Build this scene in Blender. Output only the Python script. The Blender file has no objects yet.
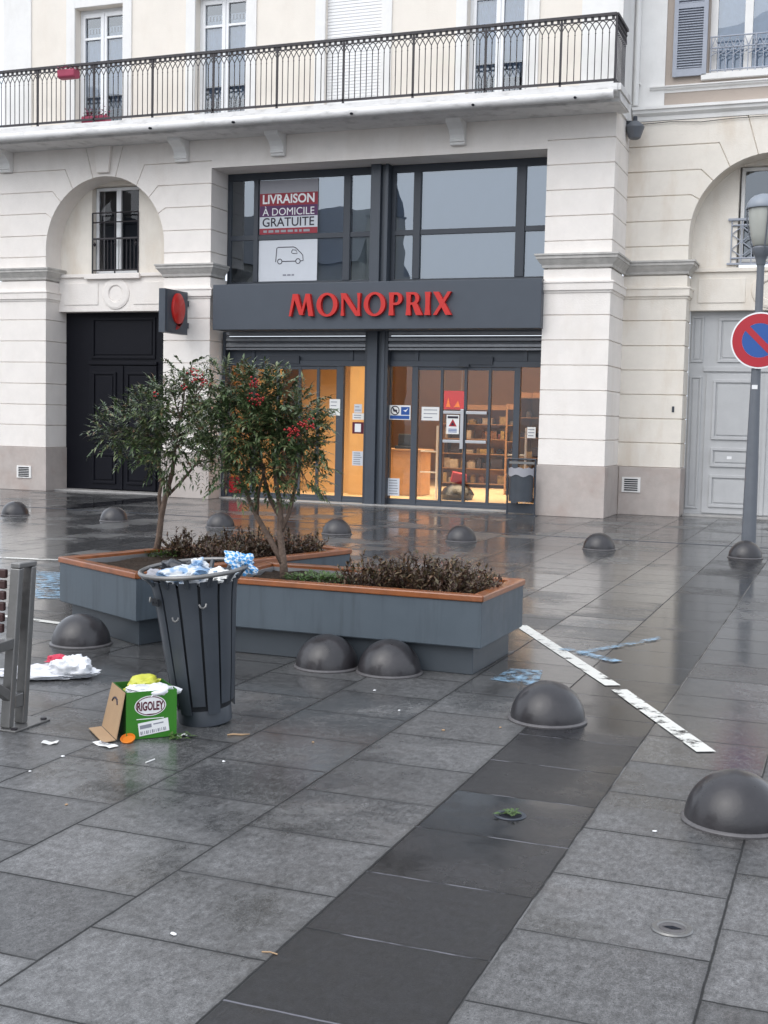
import bpy, bmesh, math, random
from mathutils import Vector, Matrix, Euler
R = math.radians
PI = math.pi
S = bpy.context.scene
COL = S.collection
rng = random.Random(7)
WORLD = {}          # world location of every parent, for things built in world coordinates

# ------------------------------------------------------------------ materials
def nodes_of(m):
    m.use_nodes = True
    return m.node_tree.nodes, m.node_tree.links

def mat(name, col, rough=.5, spec=.5, var=.12, scale=6.0, bump=0.0, bscale=60.0, metal=0.0, coat=0.0,
        stain=None, stain_amt=.0, stain_scale=(1.2, 1.2, .35), rvar=.0, emit=None, emit_s=0.0):
    m = bpy.data.materials.new(name)
    N, L = nodes_of(m)
    b = N['Principled BSDF']
    tc = N.new('ShaderNodeTexCoord')
    nz = N.new('ShaderNodeTexNoise'); nz.inputs['Scale'].default_value = scale
    nz.inputs['Detail'].default_value = 8; nz.inputs['Roughness'].default_value = .65
    L.new(tc.outputs['Object'], nz.inputs['Vector'])
    cr = N.new('ShaderNodeMapRange')
    cr.inputs['From Min'].default_value = .25; cr.inputs['From Max'].default_value = .75
    cr.inputs['To Min'].default_value = 1 - var; cr.inputs['To Max'].default_value = 1 + var
    L.new(nz.outputs['Fac'], cr.inputs['Value'])
    mul = N.new('ShaderNodeVectorMath'); mul.operation = 'SCALE'
    mul.inputs[0].default_value = col[:3]
    L.new(cr.outputs['Result'], mul.inputs['Scale'])
    out = mul.outputs['Vector']
    if stain:
        mp = N.new('ShaderNodeMapping'); mp.inputs['Scale'].default_value = stain_scale
        L.new(tc.outputs['Object'], mp.inputs['Vector'])
        n2 = N.new('ShaderNodeTexNoise'); n2.inputs['Scale'].default_value = 1.6
        n2.inputs['Detail'].default_value = 10; n2.inputs['Roughness'].default_value = .62
        L.new(mp.outputs['Vector'], n2.inputs['Vector'])
        r2 = N.new('ShaderNodeMapRange'); r2.inputs['From Min'].default_value = .5
        r2.inputs['From Max'].default_value = .78; r2.inputs['To Max'].default_value = stain_amt
        L.new(n2.outputs['Fac'], r2.inputs['Value'])
        mx = N.new('ShaderNodeMix'); mx.data_type = 'RGBA'
        L.new(r2.outputs['Result'], mx.inputs[0]); L.new(out, mx.inputs[6])
        mx.inputs[7].default_value = (*stain, 1)
        out = mx.outputs[2]
    L.new(out, b.inputs['Base Color'])
    b.inputs['Roughness'].default_value = rough
    if rvar:
        r3 = N.new('ShaderNodeMapRange'); r3.inputs['From Min'].default_value = .3; r3.inputs['From Max'].default_value = .7
        r3.inputs['To Min'].default_value = max(.02, rough - rvar); r3.inputs['To Max'].default_value = rough + rvar
        L.new(nz.outputs['Fac'], r3.inputs['Value']); L.new(r3.outputs['Result'], b.inputs['Roughness'])
    b.inputs['Specular IOR Level'].default_value = spec
    b.inputs['Metallic'].default_value = metal
    b.inputs['Coat Weight'].default_value = coat
    b.inputs['Coat Roughness'].default_value = .12
    if emit:
        b.inputs['Emission Color'].default_value = (*emit, 1); b.inputs['Emission Strength'].default_value = emit_s
    if bump:
        n4 = N.new('ShaderNodeTexNoise'); n4.inputs['Scale'].default_value = bscale; n4.inputs['Detail'].default_value = 6
        L.new(tc.outputs['Object'], n4.inputs['Vector'])
        bp = N.new('ShaderNodeBump'); bp.inputs['Strength'].default_value = bump; bp.inputs['Distance'].default_value = .02
        L.new(n4.outputs['Fac'], bp.inputs['Height']); L.new(bp.outputs['Normal'], b.inputs['Normal'])
    return m

def glass_mat(name, ior=1.9, tint=(.86, .9, .92), rough=.0, refl=(1, 1, 1)):
    m = bpy.data.materials.new(name)
    N, L = nodes_of(m)
    N.remove(N['Principled BSDF'])
    o = N['Material Output']
    tr = N.new('ShaderNodeBsdfTransparent'); tr.inputs['Color'].default_value = (*tint, 1)
    gl = N.new('ShaderNodeBsdfGlossy'); gl.inputs['Roughness'].default_value = rough; gl.inputs['Color'].default_value = (*refl, 1)
    fr = N.new('ShaderNodeFresnel'); fr.inputs['IOR'].default_value = ior
    tc = N.new('ShaderNodeTexCoord'); nz = N.new('ShaderNodeTexNoise'); nz.inputs['Scale'].default_value = .9
    L.new(tc.outputs['Object'], nz.inputs['Vector'])
    bp = N.new('ShaderNodeBump'); bp.inputs['Strength'].default_value = .06; bp.inputs['Distance'].default_value = .05
    L.new(nz.outputs['Fac'], bp.inputs['Height']); L.new(bp.outputs['Normal'], gl.inputs['Normal'])
    mx = N.new('ShaderNodeMixShader')
    L.new(fr.outputs['Fac'], mx.inputs[0]); L.new(tr.outputs[0], mx.inputs[1]); L.new(gl.outputs[0], mx.inputs[2])
    L.new(mx.outputs[0], o.inputs['Surface'])
    return m

def leaf_mat(name, cols, rough=.35):
    m = bpy.data.materials.new(name)
    N, L = nodes_of(m)
    b = N['Principled BSDF']
    g = N.new('ShaderNodeNewGeometry')
    cr = N.new('ShaderNodeValToRGB')
    els = cr.color_ramp.elements
    while len(els) < len(cols): els.new(.5)
    for i, (p, c) in enumerate(cols):
        els[i].position = p; els[i].color = (*c, 1)
    L.new(g.outputs['Random Per Island'], cr.inputs['Fac'])
    L.new(cr.outputs['Color'], b.inputs['Base Color'])
    b.inputs['Roughness'].default_value = rough
    return m

M = {}
M['wall'] = mat('render_white', (.83, .785, .74), .8, .2, .05, 3, .25, 45, stain=(.56, .48, .39), stain_amt=.24)
M['wall_r'] = mat('render_cream', (.79, .74, .665), .8, .2, .06, 3, .25, 45, stain=(.55, .42, .29), stain_amt=.5)
M['cream'] = mat('render_pale_ochre', (.82, .765, .69), .85, .2, .04, 2, .2, 50, stain=(.6, .5, .4), stain_amt=.25)
M['tan'] = mat('render_taupe', (0.450, 0.387, 0.338), .85, .2, .05, 2, .2, 50)
M['trim'] = mat('painted_trim', (.82, .81, .79), .7, .3, .04, 4, .1, 60, stain=(.5, .48, .44), stain_amt=.35)
M['trim_dark'] = mat('weathered_ledge', (.50, .485, .46), .8, .2, .2, 5, .2, 50)
M['plinth'] = mat('plinth_stone', (.47, .42, .39), .7, .3, .1, 5, .2, 60, stain=(.36, .25, .21), stain_amt=.6, stain_scale=(1, 1, 1))
M['slab'] = mat('painted_concrete', (.74, .73, .72), .75, .2, .08, 3, .1, 40, stain=(.35, .34, .33), stain_amt=.75, stain_scale=(2, 2, 6))
M['iron'] = mat('dark_wrought_iron', (0.026, 0.022, 0.027), .45, .5, .1)
M['frame'] = mat('anthracite_metal', (0.054, 0.065, 0.083), .4, .5, .07, 8, rvar=.08)
M['frame_d'] = mat('dark_anthracite', (.036, .044, .058), .45, .5, .07)
M['sign'] = mat('slate_panel', (0.062, 0.074, 0.093), .45, .4, .05, 4)
M['red'] = mat('sign_red', (0.527, 0.017, 0.013), .4, .5, .05)
M['red_dark'] = mat('sign_red_side', (.3, .012, .012), .5, .4, .05)
M['pvc'] = mat('white_pvc', (.82, .83, .84), .35, .5, .03)
M['shutter'] = mat('roller_slats', (.80, .80, .80), .5, .4, .03)
M['lace'] = mat('lace_curtain', (.85, .86, .88), .9, .1, .05)
M['net'] = mat('net_curtain', (.62, .69, .80), .9, .1, .1, 12)
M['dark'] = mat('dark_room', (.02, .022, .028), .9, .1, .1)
M['blackdoor'] = mat('navy_black_paint', (.0035, .004, .008), .55, .2, .1, 5, .05, 30)
M['greydoor'] = mat('pale_grey_paint', (.47, .475, .48), .45, .4, .06, 4, .05, 50, stain=(.28, .28, .29), stain_amt=.35)
M['lshutter'] = mat('blue_grey_paint', (0.357, 0.383, 0.442), .5, .4, .06)
M['glass'] = glass_mat('window_glass', 2.3, (.82, .89, .96), 0, (.88, .94, 1))
M['darkglass'] = glass_mat('dark_window_glass', 1.55, (.6, .62, .68))
M['shopglass'] = glass_mat('shop_glass', 1.7, (.93, .94, .94))
M['upglass'] = glass_mat('upper_glass', 2.8, (.78, .86, .95), 0, (.84, .92, 1))
M['blind'] = mat('grey_blind', (.30, .36, .45), .6, .3, .06, 2)
M['blind_l'] = mat('cream_blind', (.62, .62, .56), .7, .3, .05)
M['rollup'] = mat('rolling_grille', (.27, .28, .30), .35, .5, .12, 10, metal=.3)
M['alu'] = mat('brushed_aluminium', (.5, .51, .53), .35, .5, .05, metal=.8)
M['steel'] = mat('wet_steel', (.20, .197, .193), .32, .5, .12, 20, metal=.55)
M['dome'] = mat('cast_iron_dome', (.026, .024, .027), .36, .45, .3, 7, .05, 70, coat=.28, rvar=.1, stain=(.075, .07, .072), stain_amt=.35, stain_scale=(3, 3, 3))
M['dome_ring'] = mat('dome_ring', (.10, .095, .098), .4, .5, .3, 20)
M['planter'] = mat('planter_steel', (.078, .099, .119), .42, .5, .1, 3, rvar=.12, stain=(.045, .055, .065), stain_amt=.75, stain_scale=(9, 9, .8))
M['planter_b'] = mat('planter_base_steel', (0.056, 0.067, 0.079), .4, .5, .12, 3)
M['wood'] = mat('oiled_hardwood', (0.270, 0.086, 0.026), .3, .5, .35, 9, .1, 60, coat=.4, stain=(.17, .06, .025), stain_amt=.7, stain_scale=(2, 2, 2))
M['woodslat'] = mat('dark_hardwood', (0.050, 0.022, 0.021), .45, .5, .25, 14, .15, 40)
M['soil'] = mat('wet_soil', (.035, .024, .017), .9, .2, .5, 25, 1., 40)
M['bark'] = mat('shrub_bark', (.17, .125, .10), .85, .2, .3, 30, .6, 60)
M['twig'] = mat('brown_twig', (.07, .04, .03), .8, .2, .3, 20)
M['bin'] = mat('bin_steel', (0.046, 0.054, 0.066), .4, .5, .12, 6, rvar=.1)
M['bin_in'] = mat('bin_inside', (.02, .022, .026), .7, .3, .1)
M['plastic_w'] = mat('white_plastic', (.78, .79, .82), .3, .5, .08, 10, .3, 20)
M['plastic_b'] = mat('blue_plastic', (0.096, 0.304, 0.576), .3, .5, .25, 14, .2, 20)
M['plastic_k'] = mat('black_plastic', (.015, .017, .022), .25, .5, .1, 10, .3, 20)
M['plastic_y'] = mat('yellow_green_plastic', (.55, .56, .07), .3, .5, .2, 14, .3, 20)
M['plastic_r'] = mat('red_plastic', (.62, .03, .08), .35, .5, .15, 14)
M['paper'] = mat('white_paper', (.76, .76, .74), .7, .3, .05)
M['card'] = mat('brown_cardboard', (0.399, 0.272, 0.166), .8, .2, .07, 12, .1, 90)
M['green'] = mat('printed_green', (0.036, 0.192, 0.016), .5, .4, .08, 8)
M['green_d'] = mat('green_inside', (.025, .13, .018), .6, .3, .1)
M['labelw'] = mat('label_white', (.8, .8, .8), .5, .3, .03)
M['ink'] = mat('dark_ink', (.035, .03, .045), .6, .3, .05)
M['inkgrey'] = mat('grey_ink', (.25, .26, .3), .6, .3, .05)
M['maroon'] = mat('maroon_ink', (.10, .012, .03), .6, .3, .05)
M['orange'] = mat('orange_peel', (0.640, 0.192, 0.016), .5, .4, .1)
M['post_red'] = mat('poster_red', (0.306, 0.043, 0.060), .6, .3, .05)
M['post_pur'] = mat('poster_purple', (0.111, 0.047, 0.123), .6, .3, .05)
M['post_grey'] = mat('poster_grey', (0.324, 0.324, 0.351), .6, .3, .05)
M['post_white'] = mat('poster_white', (0.612, 0.639, 0.684), .6, .3, .03)
M['blue'] = mat('sign_blue', (.012, .078, .31), .35, .5, .04)
M['signred'] = mat('traffic_red', (.40, .009, .022), .35, .5, .04)
M['signwhite'] = mat('traffic_white', (.82, .82, .83), .35, .5, .03)
M['signback'] = mat('sign_back_grey', (.3, .31, .33), .5, .5, .05)
M['pole'] = mat('pole_grey', (0.124, 0.135, 0.154), .4, .5, .1, 6, rvar=.08)
M['lampglass'] = mat('frosted_lamp_bowl', (0.403, 0.410, 0.374), .25, .5, .06, 3)
M['lampcap'] = mat('lamp_cap_grey', (0.238, 0.266, 0.308), .35, .5, .05)
M['pink'] = mat('pink_planter', (0.383, 0.060, 0.111), .5, .4, .1)
M['orange_wall'] = mat('orange_panel', (.60, .38, .165), .6, .4, .06, 2)
M['shopfloor'] = mat('shop_floor_tiles', (.72, .55, .36), .25, .5, .08, 3)
M['shopceil'] = mat('shop_ceiling', (.5, .45, .38), .8, .2, .05)
M['shelf'] = mat('shelf_dark', (.30, .17, .085), .6, .3, .1)
M['counterwood'] = mat('counter_wood', (.42, .23, .10), .5, .4, .15, 6)
M['lampon'] = mat('lit_tube', (1, .9, .75), .5, .3, 0, emit=(1, .83, .6), emit_s=5.0)
M['stone_pale'] = mat('door_sill_stone', (.36, .35, .34), .35, .5, .15, 6)
M['roof'] = mat('slate_roof', (.10, .11, .13), .5, .4, .15, 6)
M['goods_a'] = mat('dull_red_goods', (.16, .04, .035), .5, .4, .5, 18)
M['goods_b'] = mat('brown_goods', (.20, .10, .05), .5, .4, .5, 18)
M['goods_c'] = mat('ochre_goods', (.26, .18, .07), .5, .4, .5, 18)
M['goods_d'] = mat('pale_goods', (.36, .31, .26), .5, .4, .4, 18)
M['darkpane'] = mat('dark_pane', (.03, .035, .045), .1, .5, .05)
M['cable'] = mat('black_cable', (.02, .02, .02), .6, .3, .05)

# ------------------------------------------------------------------ ground material
def pavement_material():
    m = bpy.data.materials.new('wet_granite_paving')
    N, L = nodes_of(m)
    b = N['Principled BSDF']
    tc = N.new('ShaderNodeTexCoord')
    sp = N.new('ShaderNodeSeparateXYZ'); L.new(tc.outputs['Object'], sp.inputs[0])
    def mth(op, a, b_=None, c=None):
        n = N.new('ShaderNodeMath'); n.operation = op
        for i, v in enumerate((a, b_, c)):
            if v is None: continue
            if isinstance(v, (int, float)): n.inputs[i].default_value = v
            else: L.new(v, n.inputs[i])
        return n.outputs[0]
    def maprange(v, a, b_, c, d, smooth=False):
        n = N.new('ShaderNodeMapRange')
        if smooth: n.interpolation_type = 'SMOOTHSTEP'
        L.new(v, n.inputs['Value'])
        for k, x in zip(('From Min', 'From Max', 'To Min', 'To Max'), (a, b_, c, d)): n.inputs[k].default_value = x
        return n.outputs['Result']
    def noise(scale, detail=4, rough=.6, vec=None, sc=None):
        n = N.new('ShaderNodeTexNoise'); n.inputs['Scale'].default_value = scale
        n.inputs['Detail'].default_value = detail; n.inputs['Roughness'].default_value = rough
        v = vec or tc.outputs['Object']
        if sc:
            mp = N.new('ShaderNodeMapping'); mp.inputs['Scale'].default_value = sc
            L.new(v, mp.inputs['Vector']); v = mp.outputs['Vector']
        L.new(v, n.inputs['Vector'])
        return n.outputs['Fac']
    wob = mth('MULTIPLY', mth('SUBTRACT', noise(9, 3), .5), .008)
    X = mth('DIVIDE', mth('ADD', mth('ADD', sp.outputs['X'], .933), wob), .6)
    ci = mth('FLOOR', X); fx = mth('FRACT', X)
    odd = mth('FLOORED_MODULO', ci, 2.0)
    Yv = mth('ADD', mth('DIVIDE', mth('ADD', mth('SUBTRACT', sp.outputs['Y'], 3.664), wob), .522), mth('MULTIPLY', odd, .5))
    ri = mth('FLOOR', Yv); fy = mth('FRACT', Yv)
    ex = mth('MULTIPLY', mth('MINIMUM', fx, mth('SUBTRACT', 1.0, fx)), .6)
    ey = mth('MULTIPLY', mth('MINIMUM', fy, mth('SUBTRACT', 1.0, fy)), .522)
    jx = maprange(ex, .0024, .0062, 1, 0); jy = maprange(ey, .0022, .0056, 1, 0)
    joint = mth('MAXIMUM', jx, mth('MULTIPLY', jy, maprange(noise(2.0, 2), .35, .5, .55, 1.0)))
    grime = maprange(mth('MINIMUM', ex, ey), .004, .05, 1, 0)
    cv = N.new('ShaderNodeCombineXYZ'); L.new(ci, cv.inputs[0]); L.new(ri, cv.inputs[1])
    wn = N.new('ShaderNodeTexWhiteNoise'); wn.noise_dimensions = '3D'; L.new(cv.outputs[0], wn.inputs['Vector'])
    rnd = wn.outputs['Value']
    stripe = mth('COMPARE', ci, -1.0, .1)
    stripe2 = mth('COMPARE', ci, -19.0, .1)
    stripe = mth('MAXIMUM', stripe, stripe2)
    # stone colour
    fine = noise(140, 4, .8); mid = noise(14, 6, .65); big = noise(.75, 5, .62)
    spk = noise(420, 2, .5)
    grain = noise(46, 5, .75, None, (1.0, .55, 1.0)); pit = noise(95, 2, .5)
    val = mth('MULTIPLY', maprange(fine, .33, .67, .55, 1.45), maprange(mid, .3, .7, .74, 1.26))
    val = mth('MULTIPLY', val, maprange(grain, .33, .67, .55, 1.45))
    val = mth('MULTIPLY', val, maprange(spk, .38, .66, .70, 1.5))
    val = mth('MULTIPLY', val, maprange(pit, .64, .70, 1.0, .35))
    val = mth('MULTIPLY', val, maprange(rnd, 0, 1, .66, 1.30))
    val = mth('MULTIPLY', val, maprange(mth('MULTIPLY', grime, mid), .2, .6, 1.0, .62))
    base = mth('MULTIPLY', val, mth('SUBTRACT', .108, mth('MULTIPLY', stripe, .090)))
    # wetness: soaked stone is darker, standing film is glossier
    far = maprange(sp.outputs['Y'], 3.2, 7.5, -.10, .10)
    wet = maprange(mth('ADD', mth('ADD', big, far), mth('MULTIPLY', mth('SUBTRACT', rnd, .5), .22)), .40, .62, 0, 1, True)
    base = mth('MULTIPLY', base, maprange(wet, 0, 1, 1.15, .52))
    base = mth('MULTIPLY', base, maprange(joint, 0, 1, 1.0, .12))
    # pale worn mortar along the right edge of the dark strip and some cross joints
    lightj = mth('MULTIPLY', mth('COMPARE', ci, 0.0, .1), maprange(fx, .004, .013, 1, 0))
    lightj = mth('MULTIPLY', lightj, maprange(noise(3, 3), .42, .6, 0, 1))
    lj2 = mth('MULTIPLY', mth('MULTIPLY', stripe, jy), maprange(noise(5, 3), .47, .57, 0, 1))
    lightj = mth('MAXIMUM', lightj, lj2)
    base = mth('ADD', base, mth('MULTIPLY', lightj, .14))
    cc = N.new('ShaderNodeCombineXYZ')
    L.new(mth('MULTIPLY', base, 1.0), cc.inputs[0]); L.new(mth('MULTIPLY', base, 1.0), cc.inputs[1])
    L.new(mth('MULTIPLY', base, mth('ADD', 1.01, mth('MULTIPLY', stripe, .12))), cc.inputs[2])
    # rusty/brown patches between the slabs
    br = mth('MULTIPLY', maprange(noise(1.4, 8, .7), .56, .74, 0, .5), 1.0)
    mx = N.new('ShaderNodeMix'); mx.data_type = 'RGBA'
    L.new(br, mx.inputs[0]); L.new(cc.outputs[0], mx.inputs[6])
    tint = N.new('ShaderNodeVectorMath'); tint.operation = 'MULTIPLY'; tint.inputs[1].default_value = (1.05, .90, .80)
    L.new(cc.outputs[0], tint.inputs[0]); L.new(tint.outputs[0], mx.inputs[7])
    L.new(mx.outputs[2], b.inputs['Base Color'])
    rough = mth('ADD', maprange(wet, 0, 1, .40, .12), maprange(mid, .3, .7, -.03, .06))
    rough = mth('SUBTRACT', rough, mth('MULTIPLY', stripe, .06))
    rough = mth('ADD', rough, mth('MULTIPLY', joint, .3))
    L.new(rough, b.inputs['Roughness'])
    b.inputs['Specular IOR Level'].default_value = .5
    hgt = mth('ADD', mth('MULTIPLY', fine, .16), mth('ADD', mth('MULTIPLY', mid, .10), mth('MULTIPLY', grain, .16)))
    hgt = mth('MULTIPLY', hgt, maprange(wet, 0, 1, 1.0, .25))
    hgt = mth('ADD', hgt, mth('MULTIPLY', noise(2.2, 3), .10))
    hgt = mth('ADD', hgt, mth('MULTIPLY', rnd, .10))
    hgt = mth('SUBTRACT', hgt, mth('MULTIPLY', joint, .8))
    bp = N.new('ShaderNodeBump'); bp.inputs['Strength'].default_value = .35; bp.inputs['Distance'].default_value = .006
    L.new(hgt, bp.inputs['Height']); L.new(bp.outputs['Normal'], b.inputs['Normal'])
    return m
M['pave'] = pavement_material()

def checked(name, c1, c2, scale):
    m = bpy.data.materials.new(name); N, L = nodes_of(m); b = N['Principled BSDF']
    tc = N.new('ShaderNodeTexCoord'); ck = N.new('ShaderNodeTexChecker'); ck.inputs['Scale'].default_value = scale
    ck.inputs['Color1'].default_value = (*c1, 1); ck.inputs['Color2'].default_value = (*c2, 1)
    L.new(tc.outputs['Object'], ck.inputs['Vector']); L.new(ck.outputs['Color'], b.inputs['Base Color']); b.inputs['Roughness'].default_value = .35
    return m
M['wrap'] = checked('blue_white_wrapper', (.07, .30, .62), (.6, .68, .75), 55)
def patchy(name, c1, c2, sc):
    m = bpy.data.materials.new(name); N, L = nodes_of(m); b = N['Principled BSDF']
    tc = N.new('ShaderNodeTexCoord'); nz = N.new('ShaderNodeTexNoise'); nz.inputs['Scale'].default_value = sc; nz.inputs['Detail'].default_value = 3
    cr = N.new('ShaderNodeValToRGB'); e = cr.color_ramp.elements; e[0].position = .46; e[0].color = (*c1, 1); e[1].position = .56; e[1].color = (*c2, 1)
    L.new(tc.outputs['Object'], nz.inputs['Vector']); L.new(nz.outputs['Fac'], cr.inputs['Fac']); L.new(cr.outputs['Color'], b.inputs['Base Color']); b.inputs['Roughness'].default_value = .35
    return m
M['palewrap'] = patchy('white_blue_bag', (.66, .68, .70), (.22, .36, .55), 14)
def worn_paint(name, col, lo, hi, scale=22):
    m = bpy.data.materials.new(name)
    N, L = nodes_of(m)
    b = N['Principled BSDF']; o = N['Material Output']
    b.inputs['Base Color'].default_value = (*col, 1); b.inputs['Roughness'].default_value = .35
    tc = N.new('ShaderNodeTexCoord'); nz = N.new('ShaderNodeTexNoise')
    nz.inputs['Scale'].default_value = scale; nz.inputs['Detail'].default_value = 8; nz.inputs['Roughness'].default_value = .7
    L.new(tc.outputs['Object'], nz.inputs['Vector'])
    mr = N.new('ShaderNodeMapRange'); mr.inputs['From Min'].default_value = lo; mr.inputs['From Max'].default_value = hi
    L.new(nz.outputs['Fac'], mr.inputs['Value'])
    tr = N.new('ShaderNodeBsdfTransparent'); mx = N.new('ShaderNodeMixShader')
    L.new(mr.outputs['Result'], mx.inputs[0]); L.new(tr.outputs[0], mx.inputs[1]); L.new(b.outputs[0], mx.inputs[2])
    L.new(mx.outputs[0], o.inputs['Surface'])
    return m
M['paint_w'] = worn_paint('worn_white_paint', (.70, .70, .66), .375, .47, 7)
M['paint_b'] = worn_paint('worn_blue_paint', (.25, .42, .58), .43, .64, 10)

# ------------------------------------------------------------------ mesh helpers
class MB:
    def __init__(s): s.bm = bmesh.new()
    def face(s, pts):
        try: return s.bm.faces.new([s.bm.verts.new(p) for p in pts])
        except ValueError: return None
    def box(s, x0, x1, y0, y1, z0, z1, mtx=None):
        c = [Vector((x, y, z)) for z in (z0, z1) for y in (y0, y1) for x in (x0, x1)]
        if mtx: c = [mtx @ v for v in c]
        v = [s.bm.verts.new(p) for p in c]
        for f in ((0, 2, 3, 1), (4, 5, 7, 6), (0, 1, 5, 4), (2, 6, 7, 3), (0, 4, 6, 2), (1, 3, 7, 5)):
            s.bm.faces.new([v[i] for i in f])
        return s
    def prism(s, poly, ext):
        """closed polygon (3-D points) swept by vector ext"""
        ext = Vector(ext); poly = [Vector(p) for p in poly]
        a = [s.bm.verts.new(p) for p in poly]; b = [s.bm.verts.new(p + ext) for p in poly]
        s.bm.faces.new(a[::-1]); s.bm.faces.new(b)
        n = len(a)
        for i in range(n): s.bm.faces.new((a[i], a[(i + 1) % n], b[(i + 1) % n], b[i]))
        return s
    def tube(s, pts, r, seg=8, caps=True):
        pts = [Vector(p) for p in pts]
        rs = r if isinstance(r, (list, tuple)) else [r] * len(pts)
        rings = []
        ref = None
        for i, p in enumerate(pts):
            d = (pts[min(i + 1, len(pts) - 1)] - pts[max(i - 1, 0)])
            if d.length < 1e-9: d = Vector((0, 0, 1))
            d.normalize()
            if ref is None:
                ref = Vector((0, 0, 1)) if abs(d.z) < .9 else Vector((1, 0, 0))
            u = d.cross(ref).normalized(); w = u.cross(d).normalized(); ref = w
            rings.append([s.bm.verts.new(p + (u * math.cos(2 * PI * k / seg) + w * math.sin(2 * PI * k / seg)) * rs[i]) for k in range(seg)])
        for a, b in zip(rings, rings[1:]):
            for k in range(seg): s.bm.faces.new((a[k], a[(k + 1) % seg], b[(k + 1) % seg], b[k]))
        if caps and len(rings) > 1:
            s.bm.faces.new(rings[0][::-1]); s.bm.faces.new(rings[-1])
        return s
    def lathe(s, prof, c=(0, 0, 0), seg=32, mtx=None):
        """profile [(r,z)...] round the z axis through c"""
        rings = []
        for r, z in prof:
            if r < 1e-6:
                p = Vector((c[0], c[1], c[2] + z)); rings.append([s.bm.verts.new(mtx @ p if mtx else p)])
            else:
                ring = []
                for k in range(seg):
                    p = Vector((c[0] + r * math.cos(2 * PI * k / seg), c[1] + r * math.sin(2 * PI * k / seg), c[2] + z))
                    ring.append(s.bm.verts.new(mtx @ p if mtx else p))
                rings.append(ring)
        for a, b in zip(rings, rings[1:]):
            if len(a) == 1 and len(b) == 1: continue
            for k in range(seg):
                k2 = (k + 1) % seg
                if len(a) == 1: s.bm.faces.new((a[0], b[k2], b[k]))
                elif len(b) == 1: s.bm.faces.new((a[k], a[k2], b[0]))
                else: s.bm.faces.new((a[k], a[k2], b[k2], b[k]))
        return s
    def block(s, pts, n, mask=None, g=.010, d=.028):
        """stone panel with chamfered (V-joint) edges; mask tells which edges carry a joint"""
        pts = [Vector(p) for p in pts]; n = Vector(n); k = len(pts)
        mask = mask or [1] * k
        cen = sum(pts, Vector()) / k
        # orientation
        area = Vector()
        for i in range(k): area += (pts[i] - cen).cross(pts[(i + 1) % k] - cen)
        sgn = 1 if area.dot(n) > 0 else -1
        inn = []
        for i in range(k):
            e0 = (pts[i] - pts[i - 1]); e1 = (pts[(i + 1) % k] - pts[i])
            m0 = n.cross(e0).normalized() * sgn; m1 = n.cross(e1).normalized() * sgn
            d0 = g * mask[i - 1]; d1 = g * mask[i]
            det = m0.dot(m0) * m1.dot(m1) - m0.dot(m1) ** 2
            if abs(det) < 1e-3: off = m0 * max(d0, d1)
            else:
                c = m0.dot(m1)
                a_ = (d0 - c * d1) / (1 - c * c); b_ = (d1 - c * d0) / (1 - c * c)
                off = m0 * a_ + m1 * b_
            inn.append(pts[i] + off)
        vi = [s.bm.verts.new(p) for p in inn]
        vo = [s.bm.verts.new(p - n * d) for p in pts]
        s.bm.faces.new(vi if sgn > 0 else vi[::-1])
        for i in range(k):
            if not mask[i]: continue
            j = (i + 1) % k
            q = (vi[i], vo[i], vo[j], vi[j])
            s.bm.faces.new(q if sgn > 0 else q[::-1])
        return s
    def add_mesh(s, me, mtx):
        t = bmesh.new(); t.from_mesh(me); t.transform(mtx)
        vm = {v: s.bm.verts.new(v.co) for v in t.verts}
        for f in t.faces:
            try: s.bm.faces.new([vm[v] for v in f.verts])
            except ValueError: pass
        t.free(); return s
    def build(s, name, m, parent=None, local=False, bevel=0, smooth=False, label=None, recalc=False):
        bm = s.bm
        if recalc: bmesh.ops.recalc_face_normals(bm, faces=bm.faces)
        if parent is not None and not local:
            bmesh.ops.translate(bm, verts=bm.verts, vec=-WORLD[parent.name])
        me = bpy.data.meshes.new(name); bm.to_mesh(me); bm.free()
        o = bpy.data.objects.new(name, me); COL.objects.link(o)
        ms = m if isinstance(m, (list, tuple)) else [m]
        for x in ms: me.materials.append(x)
        if parent is not None:
            o.parent = parent
            WORLD[o.name] = WORLD[parent.name].copy()
        else: WORLD[o.name] = Vector((0, 0, 0))
        if bevel:
            md = o.modifiers.new('Bevel', 'BEVEL'); md.width = bevel; md.segments = 2; md.limit_method = 'ANGLE'; md.angle_limit = R(40)
        if smooth:
            for p in me.polygons: p.use_smooth = True
            if smooth != 'all':
                try: me.set_sharp_from_angle(angle=R(smooth if smooth is not True else 40))
                except Exception: pass
        if label: o['label'] = label
        return o

def tag(o, label=None, cat=None, group=None, kind=None):
    if label: o['label'] = label
    if cat: o['category'] = cat
    if group: o['group'] = group
    if kind: o['kind'] = kind
    return o

def thing(name, label, cat, loc=(0, 0, 0), rot=(0, 0, 0), group=None):
    o = bpy.data.objects.new(name, None); COL.objects.link(o)
    o.empty_display_size = .1
    o.location = loc; o.rotation_euler = rot
    WORLD[o.name] = Vector(loc)
    return tag(o, label, cat, group)

def single(mb, name, m, label, cat, group=None, loc=None, rot=(0, 0, 0), **kw):
    """a thing that is one mesh, authored round its own origin"""
    o = mb.build(name, m, **kw)
    if loc is not None: o.location = loc
    o.rotation_euler = rot
    return tag(o, label, cat, group)

def copy_tree(o, parent=None):
    c = o.copy(); COL.objects.link(c); c.parent = parent
    WORLD[c.name] = WORLD[o.name].copy()
    for ch in list(o.children): copy_tree(ch, c)
    return c

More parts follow.
